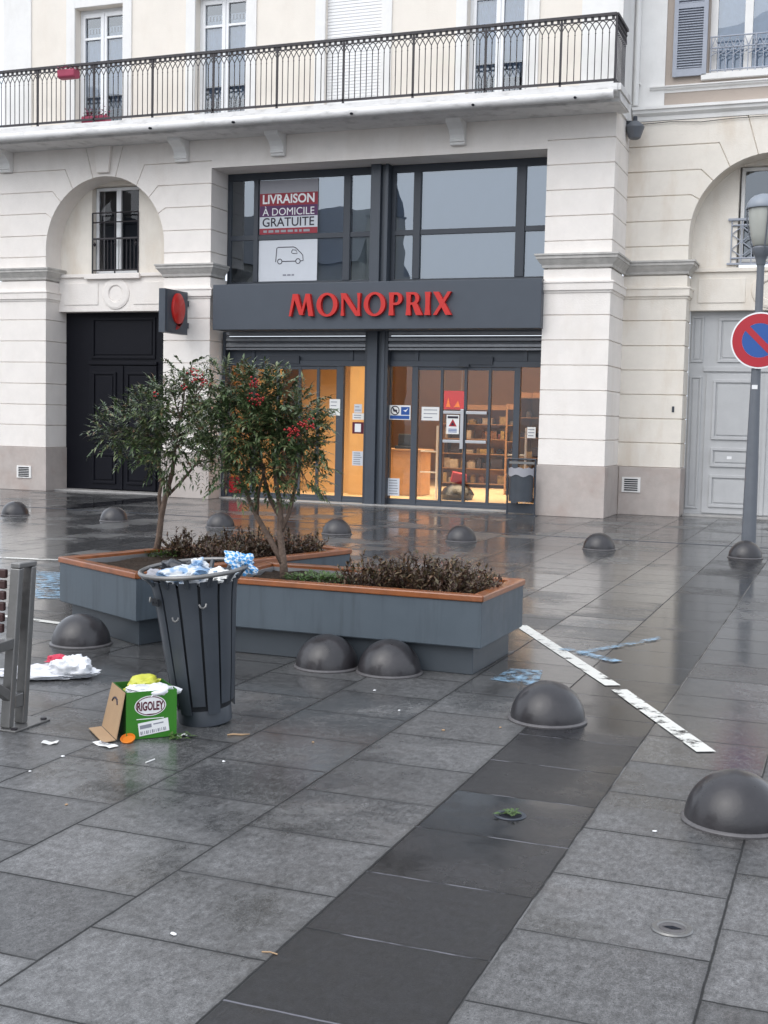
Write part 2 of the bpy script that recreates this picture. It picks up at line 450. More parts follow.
def text_mesh(txt, bold=0.0, ext=0.0):
    cu = bpy.data.curves.new('lettering_source', 'FONT'); cu.body = txt; cu.size = 1
    cu.offset = bold; cu.extrude = ext; cu.resolution_u = 4
    ob = bpy.data.objects.new('lettering_source', cu); COL.objects.link(ob)
    dg = bpy.context.evaluated_depsgraph_get()
    me = bpy.data.meshes.new_from_object(ob.evaluated_get(dg))
    bpy.data.objects.remove(ob); bpy.data.curves.remove(cu)
    return me

def put_text(mb, txt, x0, x1, z0, z1, y, bold=.0, ext=0.0, mtx=None):
    """stretch txt into the rectangle x0..x1, z0..z1 of the plane Y = y, facing -Y"""
    me = text_mesh(txt, bold, ext)
    xs = [v.co.x for v in me.vertices]; ys = [v.co.y for v in me.vertices]
    a, b, c, d = min(xs), max(xs), min(ys), max(ys)
    sx = (x1 - x0) / (b - a); sz = (z1 - z0) / (d - c)
    T = Matrix(((sx, 0, 0, x0 - a * sx), (0, 0, -1 if ext else 0, y), (0, sz, 0, z0 - c * sz), (0, 0, 0, 1)))
    if mtx: T = mtx @ T
    mb.add_mesh(me, T); bpy.data.meshes.remove(me)
    return mb

# ------------------------------------------------------------------ ground
g = MB(); g.face([(-400, -400, 0), (400, -400, 0), (400, 400, 0), (-400, 400, 0)])
tag(g.build('pavement', M['pave']), kind='structure')
g = MB(); g.box(-30, 14, 16.70, 16.76, -.02, .003)
tag(g.build('drainage_channel', M['frame_d']), kind='structure')
def paint(name, quads, m, z=.004):
    g = MB()
    for i, q in enumerate(quads): g.face([(x, y, z + i * .001) for x, y in q])
    tag(g.build(name, m), kind='structure')
def band(a, b, w):
    a = Vector(a); b = Vector(b); n = Vector((-(b - a).y, (b - a).x)).normalized() * w / 2
    return [a - n, b - n, b + n, a + n]
paint('painted_line', [band((-2.37, 9.24), (-1.31, 7.37), .098), band((-1.255, 7.27), (-.615, 6.06), .098)], M['paint_w'])
paint('painted_line', [band((-6.6, 7.80), (-5.2, 7.63), .075), band((-8.9, 10.72), (-7.85, 10.93), .10)], M['paint_w'])
paint('painted_mark', [[(-2.03, 7.20), (-1.72, 7.14), (-1.80, 7.62), (-2.0, 7.58)]], M['paint_b'], .004)
paint('painted_mark', [band((-1.85, 8.42), (-1.42, 8.12), .10), band((-1.72, 8.28), (-1.28, 9.20), .07)], M['paint_b'], .007)
paint('painted_mark', [[(-7.5, 10.1), (-6.4, 8.6), (-6.05, 8.75), (-7.1, 10.1)]], M['paint_b'], .004)

# ------------------------------------------------------------------ corner building with the shop
YF, YS = 20.30, 20.92            # front plane of the piers, plane of the shop glazing
B = thing('shop_building', 'pale rusticated building with the glazed shop front, black carriage door and long iron balcony', 'building', (-10, 21, 0))
XL = -15.95                      # left end of the building

def pier(mb, x0, x1, y, zs, retL=None, retR=None, d=.028):
    """stacked stone courses: front face and, where asked, the returns going back to y=retL / retR"""
    for a, b in zip(zs, zs[1:]):
        mb.block([(x0, y, a), (x1, y, a), (x1, y, b), (x0, y, b)], (0, -1, 0), [1, 0, 1, 0])
        if retR: mb.block([(x1, y, a), (x1, retR, a), (x1, retR, b), (x1, y, b)], (1, 0, 0), [1, 0, 1, 0])
        if retL: mb.block([(x0, retL, a), (x0, y, a), (x0, y, b), (x0, retL, b)], (-1, 0, 0), [1, 0, 1, 0])

def arch_side(mb, xc, zs, r, sgn, xo, y, joints, ztop, zlow, keyA, keyTop, ret, outer_ret=None):
    """courses on one side of an arch, turning into voussoirs; sgn -1 left, +1 right"""
    def P(x, z): return (xc + sgn * x, y, z)
    def arc(a): return (r * math.cos(a), zs + r * math.sin(a))
    rows = [dict(z=zlow, A=(r, zlow), K=None, ang=None)]
    for z, kx, deg in joints:
        if deg is None: rows.append(dict(z=z, A=(r, z), K=None, ang=None))
        else: rows.append(dict(z=z, A=arc(R(deg)), K=(kx, z) if kx else None, ang=R(deg)))
    rows.append(dict(z=ztop, A=arc(R(keyA)), K=(keyTop, ztop), ang=R(keyA)))
    XO = (xo - xc) * sgn
    for lo, hi in zip(rows, rows[1:]):
        pts = [(XO, lo['z'])]; mk = []
        if lo['K']: pts.append(lo['K'])
        pts.append(lo['A'])
        n_low = len(pts) - 1
        a0 = lo['ang']; a1 = hi['ang']; arcs = []
        if a1 is not None:
            s0 = a0 if a0 is not None else 0.0
            if a0 is None and lo['A'][1] < zs - 1e-4: arcs.append((r, zs))
            nseg = max(2, int((a1 - s0) / R(5)))
            for i in range(1, nseg): arcs.append(arc(s0 + (a1 - s0) * i / nseg))
        pts += arcs + [hi['A']]
        mk = [1] * n_low + [0] * (len(arcs) + 1)
        if hi['K']: pts.append(hi['K']); mk.append(1)
        pts.append((XO, hi['z'])); mk += [1, 0]
        mb.block([P(*p) for p in pts], (0, -1, 0), mk)
    # soffit / jamb of the arch
    prof = [(r, zlow), (r, zs)] + [arc(R(i)) for i in range(3, 91, 3)]
    for p, q in zip(prof, prof[1:]):
        f = [(xc + sgn * p[0], y, p[1]), (xc + sgn * p[0], ret, p[1]), (xc + sgn * q[0], ret, q[1]), (xc + sgn * q[0], y, q[1])]
        mb.face(f if sgn < 0 else f[::-1])

ZL = [.85, 1.287, 1.69, 2.10, 2.513, 2.926, 3.336, 3.70]
XC, ZS_, RA = -13.545, 4.70, 1.315
JL = [(4.545, None, None), (4.95, None, 11.0), (5.37, 1.325, 26), (5.78, 1.17, 42), (6.18, .88, 57.5)]
w = MB()
pier(w, XL, -14.86, YF, ZL, retR=20.97)
pier(w, -12.23, -11.25, YF, ZL, retL=20.97, retR=20.97)
pier(w, -5.0, -3.88, YF, ZL, retL=20.97, retR=21.50)
# plain necks between the two mouldings
for x0, x1, rl, rr in ((XL, -14.86, None, 20.9), (-12.23, -11.25, 20.9, 20.97), (-5.0, -3.88, 20.97, 21.5)):
    pier(w, x0, x1, YF, [3.85, 4.09], rl, rr)
arch_side(w, XC, ZS_, RA, -1, XL, YF, JL, 6.66, 4.33, 79, .44, 20.80)
arch_side(w, XC, ZS_, RA, 1, -11.25, YF, JL, 6.66, 4.33, 79, .44, 20.80)
# keystone
a79 = (RA * math.cos(R(79)), ZS_ + RA * math.sin(R(79)))
kp = [(-.44, 6.66), (-a79[0], a79[1])] + [(RA * math.cos(R(a)), ZS_ + RA * math.sin(R(a))) for a in (97, 93, 90, 87, 83)] + [(a79[0], a79[1]), (.44, 6.66)]
w.block([(XC + x, YF, z) for x, z in kp], (0, -1, 0), [1] + [0] * 6 + [1, 0])
# right return of the arch pier next to the shop, above the moulding
up = [4.33, 4.545, 4.95, 5.37, 5.78, 6.18]
for a, b in zip(up, up[1:] + [6.66]):
    if b <= 6.2: w.block([(-11.25, YF, a), (-11.25, 20.97, a), (-11.25, 20.97, b), (-11.25, YF, b)], (1, 0, 0), [1, 0, 1, 0])
w.face([(-11.25, YF + .02, 6.05), (-11.25, 20.97, 6.05), (-11.25, 20.97, 6.18), (-11.25, YF + .02, 6.18)])
# wall over the shop window and pier 3
pier(w, -5.0, -3.88, YF, up, retL=20.97, retR=21.5)
w.block([(-5.0, YF, 6.18), (-3.88, YF, 6.18), (-3.88, YF, 6.66), (-5.0, YF, 6.66)], (0, -1, 0), [1, 0, 0, 0])
w.block([(-3.88, YF, 6.18), (-3.88, 21.5, 6.18), (-3.88, 21.5, 6.66), (-3.88, YF, 6.66)], (1, 0, 0), [1, 0, 0, 0])
w.block([(-11.25, YF, 6.05), (-5.0, YF, 6.05), (-5.0, YF, 6.66), (-11.25, YF, 6.66)], (0, -1, 0), [0, 0, 0, 0])
w.face([(-11.25, YF + .028, 6.05), (-5.0, YF + .028, 6.05), (-5.0, 20.97, 6.05), (-11.25, 20.97, 6.05)][::-1])
# backing so that nothing shows through the joints
for x0, x1, y1 in ((XL, -14.90, 20.95), (-12.19, -11.29, 20.95), (-4.96, -3.92, 21.5)):
    w.box(x0 + .03, x1, YF + .026, y1, .0, 6.66)
w.box(-11.27, -4.98, YF + .027, 20.9, 6.10, 6.66)
w.face([(XL, YF + .1, 0), (XL, 28, 0), (XL, 28, 6.7), (XL, YF + .1, 6.7)])
w.build('ground_floor_wall', M['wall'], B)
ks = MB(); ks.prism([(XC - .13, YF - .001, 6.07), (XC + .13, YF - .001, 6.07), (XC + .19, YF - .001, 6.62), (XC - .19, YF - .001, 6.62)], (0, -.07, 0)); ks.build('keystone', M['wall'], B, bevel=.012, recalc=True)
# back wall of the arch recess, over the black door
w = MB()
w.prism([(XC - 1.33, 20.79, 4.18), (XC - .60, 20.79, 4.18), (XC - .60, 20.79, 6.10), (XC - 1.33, 20.79, 6.10)], (0, .5, 0))
w.prism([(XC + .46, 20.79, 4.18), (XC + 1.33, 20.79, 4.18), (XC + 1.33, 20.79, 6.10), (XC + .46, 20.79, 6.10)], (0, .5, 0))
w.box(XC - .60, XC + .46, 20.79, 21.29, 5.93, 6.10)
w.build('arch_recess_wall', M['wall_r'], B)
def stone_band(mb, x0, x1, y, z0, z1):
    """framed stone band with a raised roundel"""
    mb.box(x0, x1, y, y + .25, z0, z1)
    t = .016
    xm = (x0 + x1) / 2; zm = (z0 + z1) / 2 + .01
    mb.box(x0 + .13, xm - .40, y - t, y - .001, z0 + .13, z1 - .11)
    mb.box(xm + .40, x1 - .13, y - t, y - .001, z0 + .13, z1 - .11)
    T = Matrix.Translation((xm, y, zm)) @ Matrix.Rotation(PI / 2, 4, 'X')
    mb.lathe([(.15, -.002), (.155, .018), (.17, .03), (.26, .03), (.30, .018), (.31, -.002)], seg=40, mtx=T)
    mb.lathe([(0, .004), (.145, .004)], seg=40, mtx=T)
    mb.box(x0, x1, y - .045, y, z1 - .001, z1 + .065)
bnd = MB(); stone_band(bnd, -14.858, -12.232, 20.72, 3.52, 4.18)
bnd.box(-14.22, -12.98, 20.63, 20.70, 4.14, 4.235)
bnd.build('stone_band', M['wall'], B, bevel=.006)
for x0, x1, y1 in ((XL - .0, -14.84, 20.97), (-12.25, -11.23, 20.97), (-5.02, -3.86, 21.5)):
    pl = MB(); pl.box(x0, x1, YF - .02, y1, 0, .85); pl.build('plinth', M['plinth'], B, bevel=.008)
# moulded capitals round the piers
def capital(mb, x0, x1, y, y1, wrapL, wrapR):
    prof = [(0, 4.10), (.02, 4.11), (.03, 4.15), (.07, 4.20), (.10, 4.245), (.115, 4.25), (.115, 4.30), (.135, 4.30), (.135, 4.33), (0, 4.345)]
    sweep(mb, prof, x0, x1, y, y1, wrapL, wrapR)
def capital_low(mb, x0, x1, y, y1, wrapL, wrapR):
    prof = [(0, 3.69), (.015, 3.70), (.02, 3.735), (.045, 3.74), (.05, 3.85), (.065, 3.86), (.065, 3.885), (0, 3.90)]
    sweep(mb, prof, x0, x1, y, y1, wrapL, wrapR)
def sweep(mb, prof, x0, x1, y, y1, wl, wr):
    rows = []
    for o, z in prof:
        path = []
        if wl: path.append((x0 - o, y1, z))
        path.append((x0 - (o if wl else 0), y - o, z)); path.append((x1 + (o if wr else 0), y - o, z))
        if wr: path.append((x1 + o, y1, z))
        rows.append([mb.bm.verts.new(p) for p in path])
    for a, b in zip(rows, rows[1:]):
        for k in range(len(a) - 1): mb.bm.faces.new((a[k], a[k + 1], b[k + 1], b[k]))
    mb.bm.faces.new([r[0] for r in rows]); mb.bm.faces.new([r[-1] for r in rows][::-1])
for x0, x1, y1, wl, wr in ((XL, -14.86, 20.78, 0, 1), (-12.23, -11.25, 20.80, 1, 1), (-5.0, -3.88, 21.5, 1, 1)):
    cp = MB(); capital(cp, x0, x1, YF, y1, wl, wr); cp.build('capital', M['trim_dark'], B)
    cp = MB(); capital_low(cp, x0, x1, YF, min(y1, 20.9) if x1 < -4 else y1, wl, wr); cp.build('string_moulding', M['wall'], B)
def vent(x, y, z, parent, sx=.17, sz=.12):
    v = MB(); v.box(x - sx, x + sx, y - .02, y, z - sz, z + sz)
    o = v.build('vent_grille', M['trim'], parent, bevel=.004)
    v = MB()
    for i in range(6):
        zz = z - sz * .7 + i * sz * .28
        v.box(x - sx * .72, x + sx * .72, y - .026, y - .021, zz - .010, zz + .010)
    v.build('vent_slot', M['dark'], o)
vent(-15.35, YF - .02, .36, B)

# upper floors
YU = 20.42; YR_ = 21.50
def wall_holes(mb, x0, x1, z0, z1, y, holes, depth):
    xs = sorted({x0, x1} | {h[0] for h in holes} | {h[1] for h in holes})
    zs = sorted({z0, z1} | {h[2] for h in holes} | {h[3] for h in holes})
    for a, b in zip(xs, xs[1:]):
        for c, d in zip(zs, zs[1:]):
            if any(h[0] <= a + 1e-6 and b <= h[1] + 1e-6 and h[2] <= c + 1e-6 and d <= h[3] + 1e-6 for h in holes): continue
            mb.face([(a, y, c), (b, y, c), (b, y, d), (a, y, d)])
    for a, b, c, d in holes:
        mb.face([(a, y, c), (a, y, d), (a, y + depth, d), (a, y + depth, c)])
        mb.face([(b, y, c), (b, y + depth, c), (b, y + depth, d), (b, y, d)])
        mb.face([(a, y, d), (b, y, d), (b, y + depth, d), (a, y + depth, d)])
        mb.face([(a, y, c), (a, y + depth, c), (b, y + depth, c), (b, y, c)])
UW = [(-13.75, 1.06), (-11.15, 1.06), (-8.55, 1.06), (-5.95, 1.06)]
holes = [(x - ww / 2, x + ww / 2, 6.80, 9.20) for x, ww in UW] + [(x - ww / 2, x + ww / 2, 10.4, 12.1) for x, ww in UW]
w = MB(); wall_holes(w, -15.9, -3.88, 6.62, 12.8, YU, holes, .24)
w.face([(-3.88, YU, 6.62), (-3.88, 30, 6.62), (-3.88, 30, 12.8), (-3.88, YU, 12.8)])
w.face([(-15.9, YU, 6.62), (-15.9, 30, 6.62), (-15.9, 30, 12.8), (-15.9, YU, 12.8)])
w.build('upper_wall', M['cream'], B)
w = MB(); w.box(-15.93, -15.28, YU - .03, YU - .001, 6.62, 12.8); w.build('corner_pilaster', M['trim'], B)
w = MB(); w.prism([(-4.52, YU - .03, 6.62), (-3.85, YU - .03, 6.62), (-3.85, YR_ + .01, 6.62), (-3.879, YR_ + .01, 6.62), (-3.879, YU - .001, 6.62), (-4.52, YU - .001, 6.62)], (0, 0, 6.18)); w.build('corner_pilaster', M['trim'], B, recalc=True)
w = MB(); w.box(-16.1, -3.7, YU - .3, YU + .2, 12.8, 13.1); w.build('roof_cornice', M['trim'], B)
w = MB(); w.prism([(-15.95, YU, 13.1), (-15.95, YU + 1.2, 15.4), (-15.95, 30, 15.4), (-15.95, 30, 13.1)], (12.1, 0, 0)); w.build('roof', M['roof'], B)

def french_window(x, y, z0, z1, ww, parent, closed=False, curtain='net', seed=0):
    sr = MB(); t = .19
    sr.box(x - ww / 2 - t, x - ww / 2, y - .03, y - .001, z0, z1 + t)
    sr.box(x + ww / 2, x + ww / 2 + t, y - .03, y - .001, z0, z1 + t)
    sr.box(x - ww / 2, x + ww / 2, y - .03, y - .001, z1, z1 + t)
    win = sr.build('window', M['trim'], parent, bevel=.004)
    yb = y + .17
    if closed:
        s = MB(); n = int((z1 - z0) / .055)
        for i in range(n):
            za = z0 + i * .055
            s.prism([(x - ww / 2, yb - .085, za), (x - ww / 2, yb - .077, za + .053), (x - ww / 2, yb - .06, za + .053), (x - ww / 2, yb - .07, za)], (ww, 0, 0))
        s.box(x - ww / 2, x + ww / 2, yb - .06, yb, z0, z1)
        s.build('roller_shutter', M['shutter'], win)
        return win
    f = MB(); a = x - ww / 2; b = x + ww / 2
    f.box(a, a + .06, yb, yb + .06, z0, z1); f.box(b - .06, b, yb, yb + .06, z0, z1); f.box(a + .06, b - .06, yb, yb + .06, z1 - .07, z1)
    for q0, q1 in ((a + .06, x - .012), (x + .012, b - .06)):
        f.box(q0, q0 + .055, yb - .02, yb + .04, z0, z1 - .07); f.box(q1 - .055, q1, yb - .02, yb + .04, z0, z1 - .07)
        zt = z0 + (z1 - z0) * .775
        for za, zb in ((z0, z0 + .16), (zt - .022, zt + .022), (z1 - .15, z1 - .075)):
            f.box(q0 + .055, q1 - .055, yb - .02, yb + .04, za, zb)
    f.box(x - .012, x + .012, yb - .035, yb + .03, z0, z1 - .07)
    f.build('frame', M['pvc'], win, bevel=.004)
    p = MB(); p.face([(a + .05, yb + .02, z0), (b - .05, yb + .02, z0), (b - .05, yb + .02, z1 - .05), (a + .05, yb + .02, z1 - .05)])
    p.build('pane', M['glass'], win)
    c = MB()
    n = 40
    for q0, q1 in ((a + .07, x - .03), (x + .03, b - .07)):
        pts = []
        for i in range(n + 1):
            xx = q0 + (q1 - q0) * i / n
            pts.append((xx, yb + .10 + .012 * math.sin(i * 1.9 + seed)))
        zt = z0 + (z1 - z0) * .775
        for (xa, ya), (xb, yb_) in zip(pts, pts[1:]):
            c.face([(xa, ya, z0 + .55), (xb, yb_, z0 + .55), (xb, yb_, zt), (xa, ya, zt)])
    c.build('net_curtain', M['net'], win)
    c = MB()
    for q0, q1 in ((a + .12, x - .07), (x + .07, b - .12)):
        zt = z0 + (z1 - z0) * .845
        m_ = 5
        for i in range(m_):
            xa = q0 + (q1 - q0) * i / m_; xb = q0 + (q1 - q0) * (i + 1) / m_
            c.box(xa, xb - .03, yb + .07, yb + .075, zt - .05, zt + .035); 
        c.box(q0, q1, yb + .076, yb + .08, zt - .12, zt - .055); c.box(q0, q1, yb + .076, yb + .08, zt + .04, zt + .06)
    c.build('lace_trim', M['lace'], win)
    r = MB()
    for q0, q1 in ((a + .1, x - .06), (x + .06, b - .1)):
        r.tube([(q0, yb + .06, z0 + .80), (q1, yb + .06, z0 + .80)], .010, 6)
        for k in range(4):
            xx = q0 + (q1 - q0) * (k + .5) / 4
            r.tube([(xx, yb + .06, z0), (xx, yb + .06, z0 + .80)], .006, 5)
        xm = (q0 + q1) / 2
        r.tube([(q0, yb + .062, z0 + .8), (xm, yb + .062, z0 + .25), (q1, yb + .062, z0 + .8)], .008, 5)
    r.build('inner_guard', M['steel'], win)
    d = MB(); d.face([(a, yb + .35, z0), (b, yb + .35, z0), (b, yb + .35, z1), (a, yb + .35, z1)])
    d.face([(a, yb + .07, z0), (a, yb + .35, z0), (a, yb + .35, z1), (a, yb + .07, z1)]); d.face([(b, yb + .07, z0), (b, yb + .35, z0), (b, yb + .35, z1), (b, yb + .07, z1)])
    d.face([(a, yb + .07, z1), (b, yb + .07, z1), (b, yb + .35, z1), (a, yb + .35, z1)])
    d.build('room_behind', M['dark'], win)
    return win
for i, (x, ww) in enumerate(UW):
    french_window(x, YU, 6.80, 9.20, ww, B, closed=(i == 2), seed=i)
    french_window(x, YU, 10.4, 12.1, ww, B, closed=False, seed=i + 9)

# balcony: slab with moulding, gutter, corbels and iron railing
BX0, BX1, BY = -16.6, -3.72, 19.44
bal = MB()
prof = [(19.62, 6.56), (19.60, 6.60), (19.54, 6.62), (19.50, 6.66), (19.46, 6.68), (BY, 6.70), (BY, 6.80), (20.4, 6.80), (20.4, 6.56)]
bal.prism([(BX0, y, z) for y, z in prof], (BX1 - BX0 - .001, 0, 0))
# moulded right end
bal.prism([(BX1, 19.46, 6.70), (BX1, 20.42, 6.70), (BX1, 20.42, 6.80), (BX1, 19.46, 6.80)], (.05, 0, 0))
bal.prism([(BX1, 19.62, 6.575), (BX1, 20.42, 6.575), (BX1, 20.42, 6.69), (BX1, 19.50, 6.69)], (.025, 0, 0))
balc = bal.build('balcony', M['slab'], B, recalc=True)
gt = MB()
n = 10
gp = [(19.42 - .075 * math.sin(PI * i / n), 6.685 - .055 + .075 * math.cos(PI * i / n)) for i in range(n + 1)]
gt.prism([(BX0, y, z) for y, z in gp], (BX1 - BX0 - .05, 0, 0))
gt.build('gutter', M['slab'], balc, smooth=30, recalc=True)
ho = MB()
for x in (-11.95, -10.30, -4.35, -6.0, -8.1):
    ho.tube([(x, 19.37, 6.60), (x, 19.30, 6.585)], .02, 8)
ho.build('overflow_pipe', M['dark'], balc)
def corbel(x):
    c = MB(); a, b = x - .13, x + .13
    pr = [(YF - .005, 6.18), (YF - .09, 6.18), (YF - .10, 6.21), (YF - .085, 6.225), (YF - .12, 6.23), (YF - .125, 6.27), (YF - .11, 6.28),
          (YF - .13, 6.34), (YF - .20, 6.42), (YF - .30, 6.47), (YF - .36, 6.50), (YF - .38, 6.56), (YF - .38, 6.60), (YF - .005, 6.60)]
    c.prism([(a, y, z) for y, z in pr], (.26, 0, 0))
    c.box(a - .03, b + .03, YF - .40, YF - .005, 6.601, 6.66)
    c.build('corbel', M['trim'], balc, bevel=.006, recalc=True)
for x in (-15.75, -11.84, -9.88, -6.53): corbel(x)
YRAIL = 19.52
posts = [-16.55, -15.70, -14.475, -13.25, -12.025, -10.80, -9.57, -8.338, -7.10, -5.87, -4.643, -3.78]
RT, RB = 7.86, 6.87
def panel(p0, p1, div):
    """railing panel between two points: bars, pointed interlaced arches, blocks under the handrail"""
    p0 = Vector(p0); p1 = Vector(p1); u = (p1 - p0)
    m_ = MB()
    def at(t, z): q = p0 + u * t; return Vector((q.x, q.y, z))
    d = u.normalized(); nn = Vector((-d.y, d.x, 0))
    def bar(z, h, wd):
        a = at(0, 0); b = at(1, 0)
        m_.prism([a + nn * wd + Vector((0, 0, z - h)), a - nn * wd + Vector((0, 0, z - h)), a - nn * wd + Vector((0, 0, z + h)), a + nn * wd + Vector((0, 0, z + h))], u)
    bar(RT, .022, .03); bar(RT - .078, .008, .010); bar(RB, .018, .016)
    for i in range(1, div):
        m_.tube([at(i / div, RB), at(i / div, RT - .22)], .0075, 6)
        m_.lathe([(0, -.02), (.014, 0), (0, .02)], c=at(i / div, RT - .27), seg=6)
    for i in range(0, div):
        m_.box(-.022, .022, -.009, .009, RT - .07, RT - .022, Matrix.Translation(at((i + .5) / div, 0)) @ Matrix.Rotation(math.atan2(d.y, d.x), 4, 'Z'))
    for i in range(-1, div):
        pts = []
        for k in range(13):
            t = i / div + (2 / div) * k / 12
            if t < -1e-6 or t > 1 + 1e-6: continue
            pts.append(at(t, RT - .22 + .13 * math.sin(PI * k / 12)))
        if len(pts) > 2: m_.tube(pts, .0075, 5)
    return m_.build('railing_panel', M['iron'], balc)
for a, b in zip(posts, posts[1:]):
    panel((a, YRAIL, 0), (b, YRAIL, 0), max(3, round((b - a) / .1025)))
panel((-3.78, YRAIL, 0), (-3.78, YU - .02, 0), 9)
for x in posts:
    m_ = MB(); m_.box(x - .016, x + .016, YRAIL - .016, YRAIL + .016, 6.801, RT + .01); m_.box(x - .03, x + .03, YRAIL - .03, YRAIL + .03, 6.80, 6.815)
    m_.build('railing_post', M['iron'], balc)

# ---- shop front: steel post, upper glazing, doors, roller grilles
pc = MB()
pc.box(-8.285, -8.10, 20.72, 20.98, 0, 6.05); pc.box(-8.02, -7.96, 20.74, 20.98, 0, 6.05); pc.box(-8.10, -8.02, 20.80, 20.97, 0, 6.05)
pc.build('steel_post', M['frame'], B, bevel=.006)
def glazing(x0, x1, muls, name, blinds):
    """one bay of the upper shop window"""
    f = MB(); z0, z1 = 3.92, 6.05
    f.box(x0, x1, YS, YS + .08, z1 - .13, z1); f.box(x0, x1, YS, YS + .08, z0, z0 + .13)
    f.box(x0, x0 + .07, YS, YS + .08, z0 + .13, z1 - .13); f.box(x1 - .07, x1, YS, YS + .08, z0 + .13, z1 - .13)
    edges = [x0 + .07]
    for a, b in muls:
        f.box(a, b, YS - .015, YS + .08, z0 + .13, z1 - .13); edges += [a, b]
    edges.append(x1 - .07)
    cells = [(edges[i], edges[i + 1]) for i in range(0, len(edges), 2)]
    for a, b in cells: f.box(a, b, YS + .003, YS + .07, 4.82, 4.91)
    win = f.build(name, M['frame_d'], B, bevel=.004)
    p = MB()
    for a, b in cells:
        for c, d in ((z0 + .13, 4.82), (4.91, z1 - .13)): p.face([(a, YS + .035, c), (b, YS + .035, c), (b, YS + .035, d), (a, YS + .035, d)])
    p.build('pane', M['upglass'], win)
    for (a, b), kind in zip(cells, blinds):
        if kind == 'none': continue
        q = MB()
        if kind == 'cream':
            q.face([(a, YS + .12, z0), (b, YS + .12, z0), (b, YS + .12, z1), (a, YS + .12, z1)])
            q.build('blind', M['blind_l'], win); continue
        n = int((z1 - z0) / .05)
        for i in range(n):
            za = z0 + i * .05
            q.face([(a - .02, YS + .12, za), (b + .02, YS + .12, za), (b + .02, YS + .132, za + .052), (a - .02, YS + .132, za + .052)])
        q.build('blind', M['blind'], win)
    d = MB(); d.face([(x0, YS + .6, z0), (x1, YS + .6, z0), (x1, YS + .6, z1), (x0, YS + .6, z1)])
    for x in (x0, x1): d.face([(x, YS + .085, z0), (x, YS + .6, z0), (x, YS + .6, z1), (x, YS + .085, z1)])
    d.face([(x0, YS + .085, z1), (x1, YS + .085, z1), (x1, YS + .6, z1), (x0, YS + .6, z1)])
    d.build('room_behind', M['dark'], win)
glazing(-11.24, -8.29, [(-10.69, -10.60), (-8.88, -8.75)], 'upper_shop_window', ['none', 'slat', 'cream'])
glazing(-7.955, -5.01, [(-7.54, -7.41), (-5.67, -5.51)], 'upper_shop_window', ['slat', 'slat', 'slat'])
# roller grilles half lowered
def rolldown(x0, x1):
    r = MB(); z = 3.14
    for h in (.11, .105, .11):
        y = YS - .13
        pts = [(x0, y, z), (x0, y - .028, z - h * .35), (x0, y - .028, z - h * .75), (x0, y, z - h + .012), (x0, y + .02, z - h + .012), (x0, y + .02, z)]
        r.prism(pts, (x1 - x0, 0, 0)); z -= h
    r.box(x0, x1, YS - .15, YS - .10, z - .03, z + .004)
    o = r.build('roller_grille', M['rollup'], B, recalc=True)
    for x in (x0 - .03, x1 + .03):
        t = MB(); t.box(x - .028, x + .028, YS - .17, YS - .02, 0, 3.12); t.build('guide_rail', M['frame_d'], o)
rolldown(-11.16, -8.34); rolldown(-7.90, -5.08)
def door_set(x0, x1, side, leaves, name, head=2.50):
    f = MB()
    f.box(x0, x1, YS - .02, YS + .09, head, head + .10); f.box(x0, x1, YS + .02, YS + .09, head + .101, 3.0)
    for q in (x0 + .5, x1 - .42): f.box(q, q + .07, YS - .01, YS + .019, head + .101, 2.95)
   
    f.box(x0, x1, YS, YS + .06, 0, .075)
    xs = [x0, x0 + .06, *side, x1 - .06, x1]
    for a, b in zip(xs[0::2], xs[1::2]): f.box(a, b, YS - .012, YS + .08, .0, head - .001)
    o = f.build(name, M['frame'], B, bevel=.004)
    cells = list(zip(xs[1:-1:2], xs[2:-1:2]))
    for k, (a, b) in enumerate(cells):
        l = MB()
        cuts = leaves if k == 1 else []
        xx = [a] + [c for c in cuts] + [b]
        for c in cuts: l.box(c - .025, c + .025, YS + .003, YS + .055, .076, head - .002)
        for p, q in zip(xx, xx[1:]):
            p2 = p + (.026 if p in cuts else 0); q2 = q - (.026 if q in cuts else 0)
            l.box(p2, q2, YS + .012, YS + .048, .076, .13)
            if k == 1: l.box(p2, q2, YS + .012, YS + .048, head - .06, head - .002)
        l.build('door_leaf' if k == 1 else 'side_light_rail', M['frame'], o)
        p = MB(); p.face([(a, YS + .03, .08), (b, YS + .03, .08), (b, YS + .03, head), (a, YS + .03, head)])
        p.build('pane', M['shopglass'], o)
    return o
dl = door_set(-11.20, -8.29, [-10.70, -10.60, -8.955, -8.815], [-10.15, -9.70, -9.33], 'sliding_door')
dr = door_set(-7.95, -5.04, [-7.49, -7.375, -5.61, -5.50], [-6.93, -6.49, -6.05], 'sliding_door')
h = MB(); h.box(-6.56, -6.50, YS - .05, YS - .01, 1.06, 1.76)
for x0, x1 in ((-6.88, -6.56), (-6.46, -6.08)):
    for z in (1.19, 1.70): h.box(x0, x1, YS - .04, YS + .0, z - .025, z + .025)
h.build('door_handle', M['alu'], dr, bevel=.004)
ss = MB()
for x in (-10.0, -6.3): ss.box(x - .3, x + .3, YS - .05, YS - .021, 2.54, 2.68)
ss.box(-6.62, -6.42, YS - .08, YS - .051, 2.50, 2.55)
ss.build('door_sensor', M['frame_d'], dr)
th = MB(); th.box(-11.2, -5.03, 20.62, 20.91, .0, .022); th.build('threshold', M['stone_pale'], B, bevel=.004)
th = MB(); th.box(-14.84, -12.25, 20.55, 21.0, .0, .03); th.build('threshold', M['stone_pale'], B, bevel=.004)

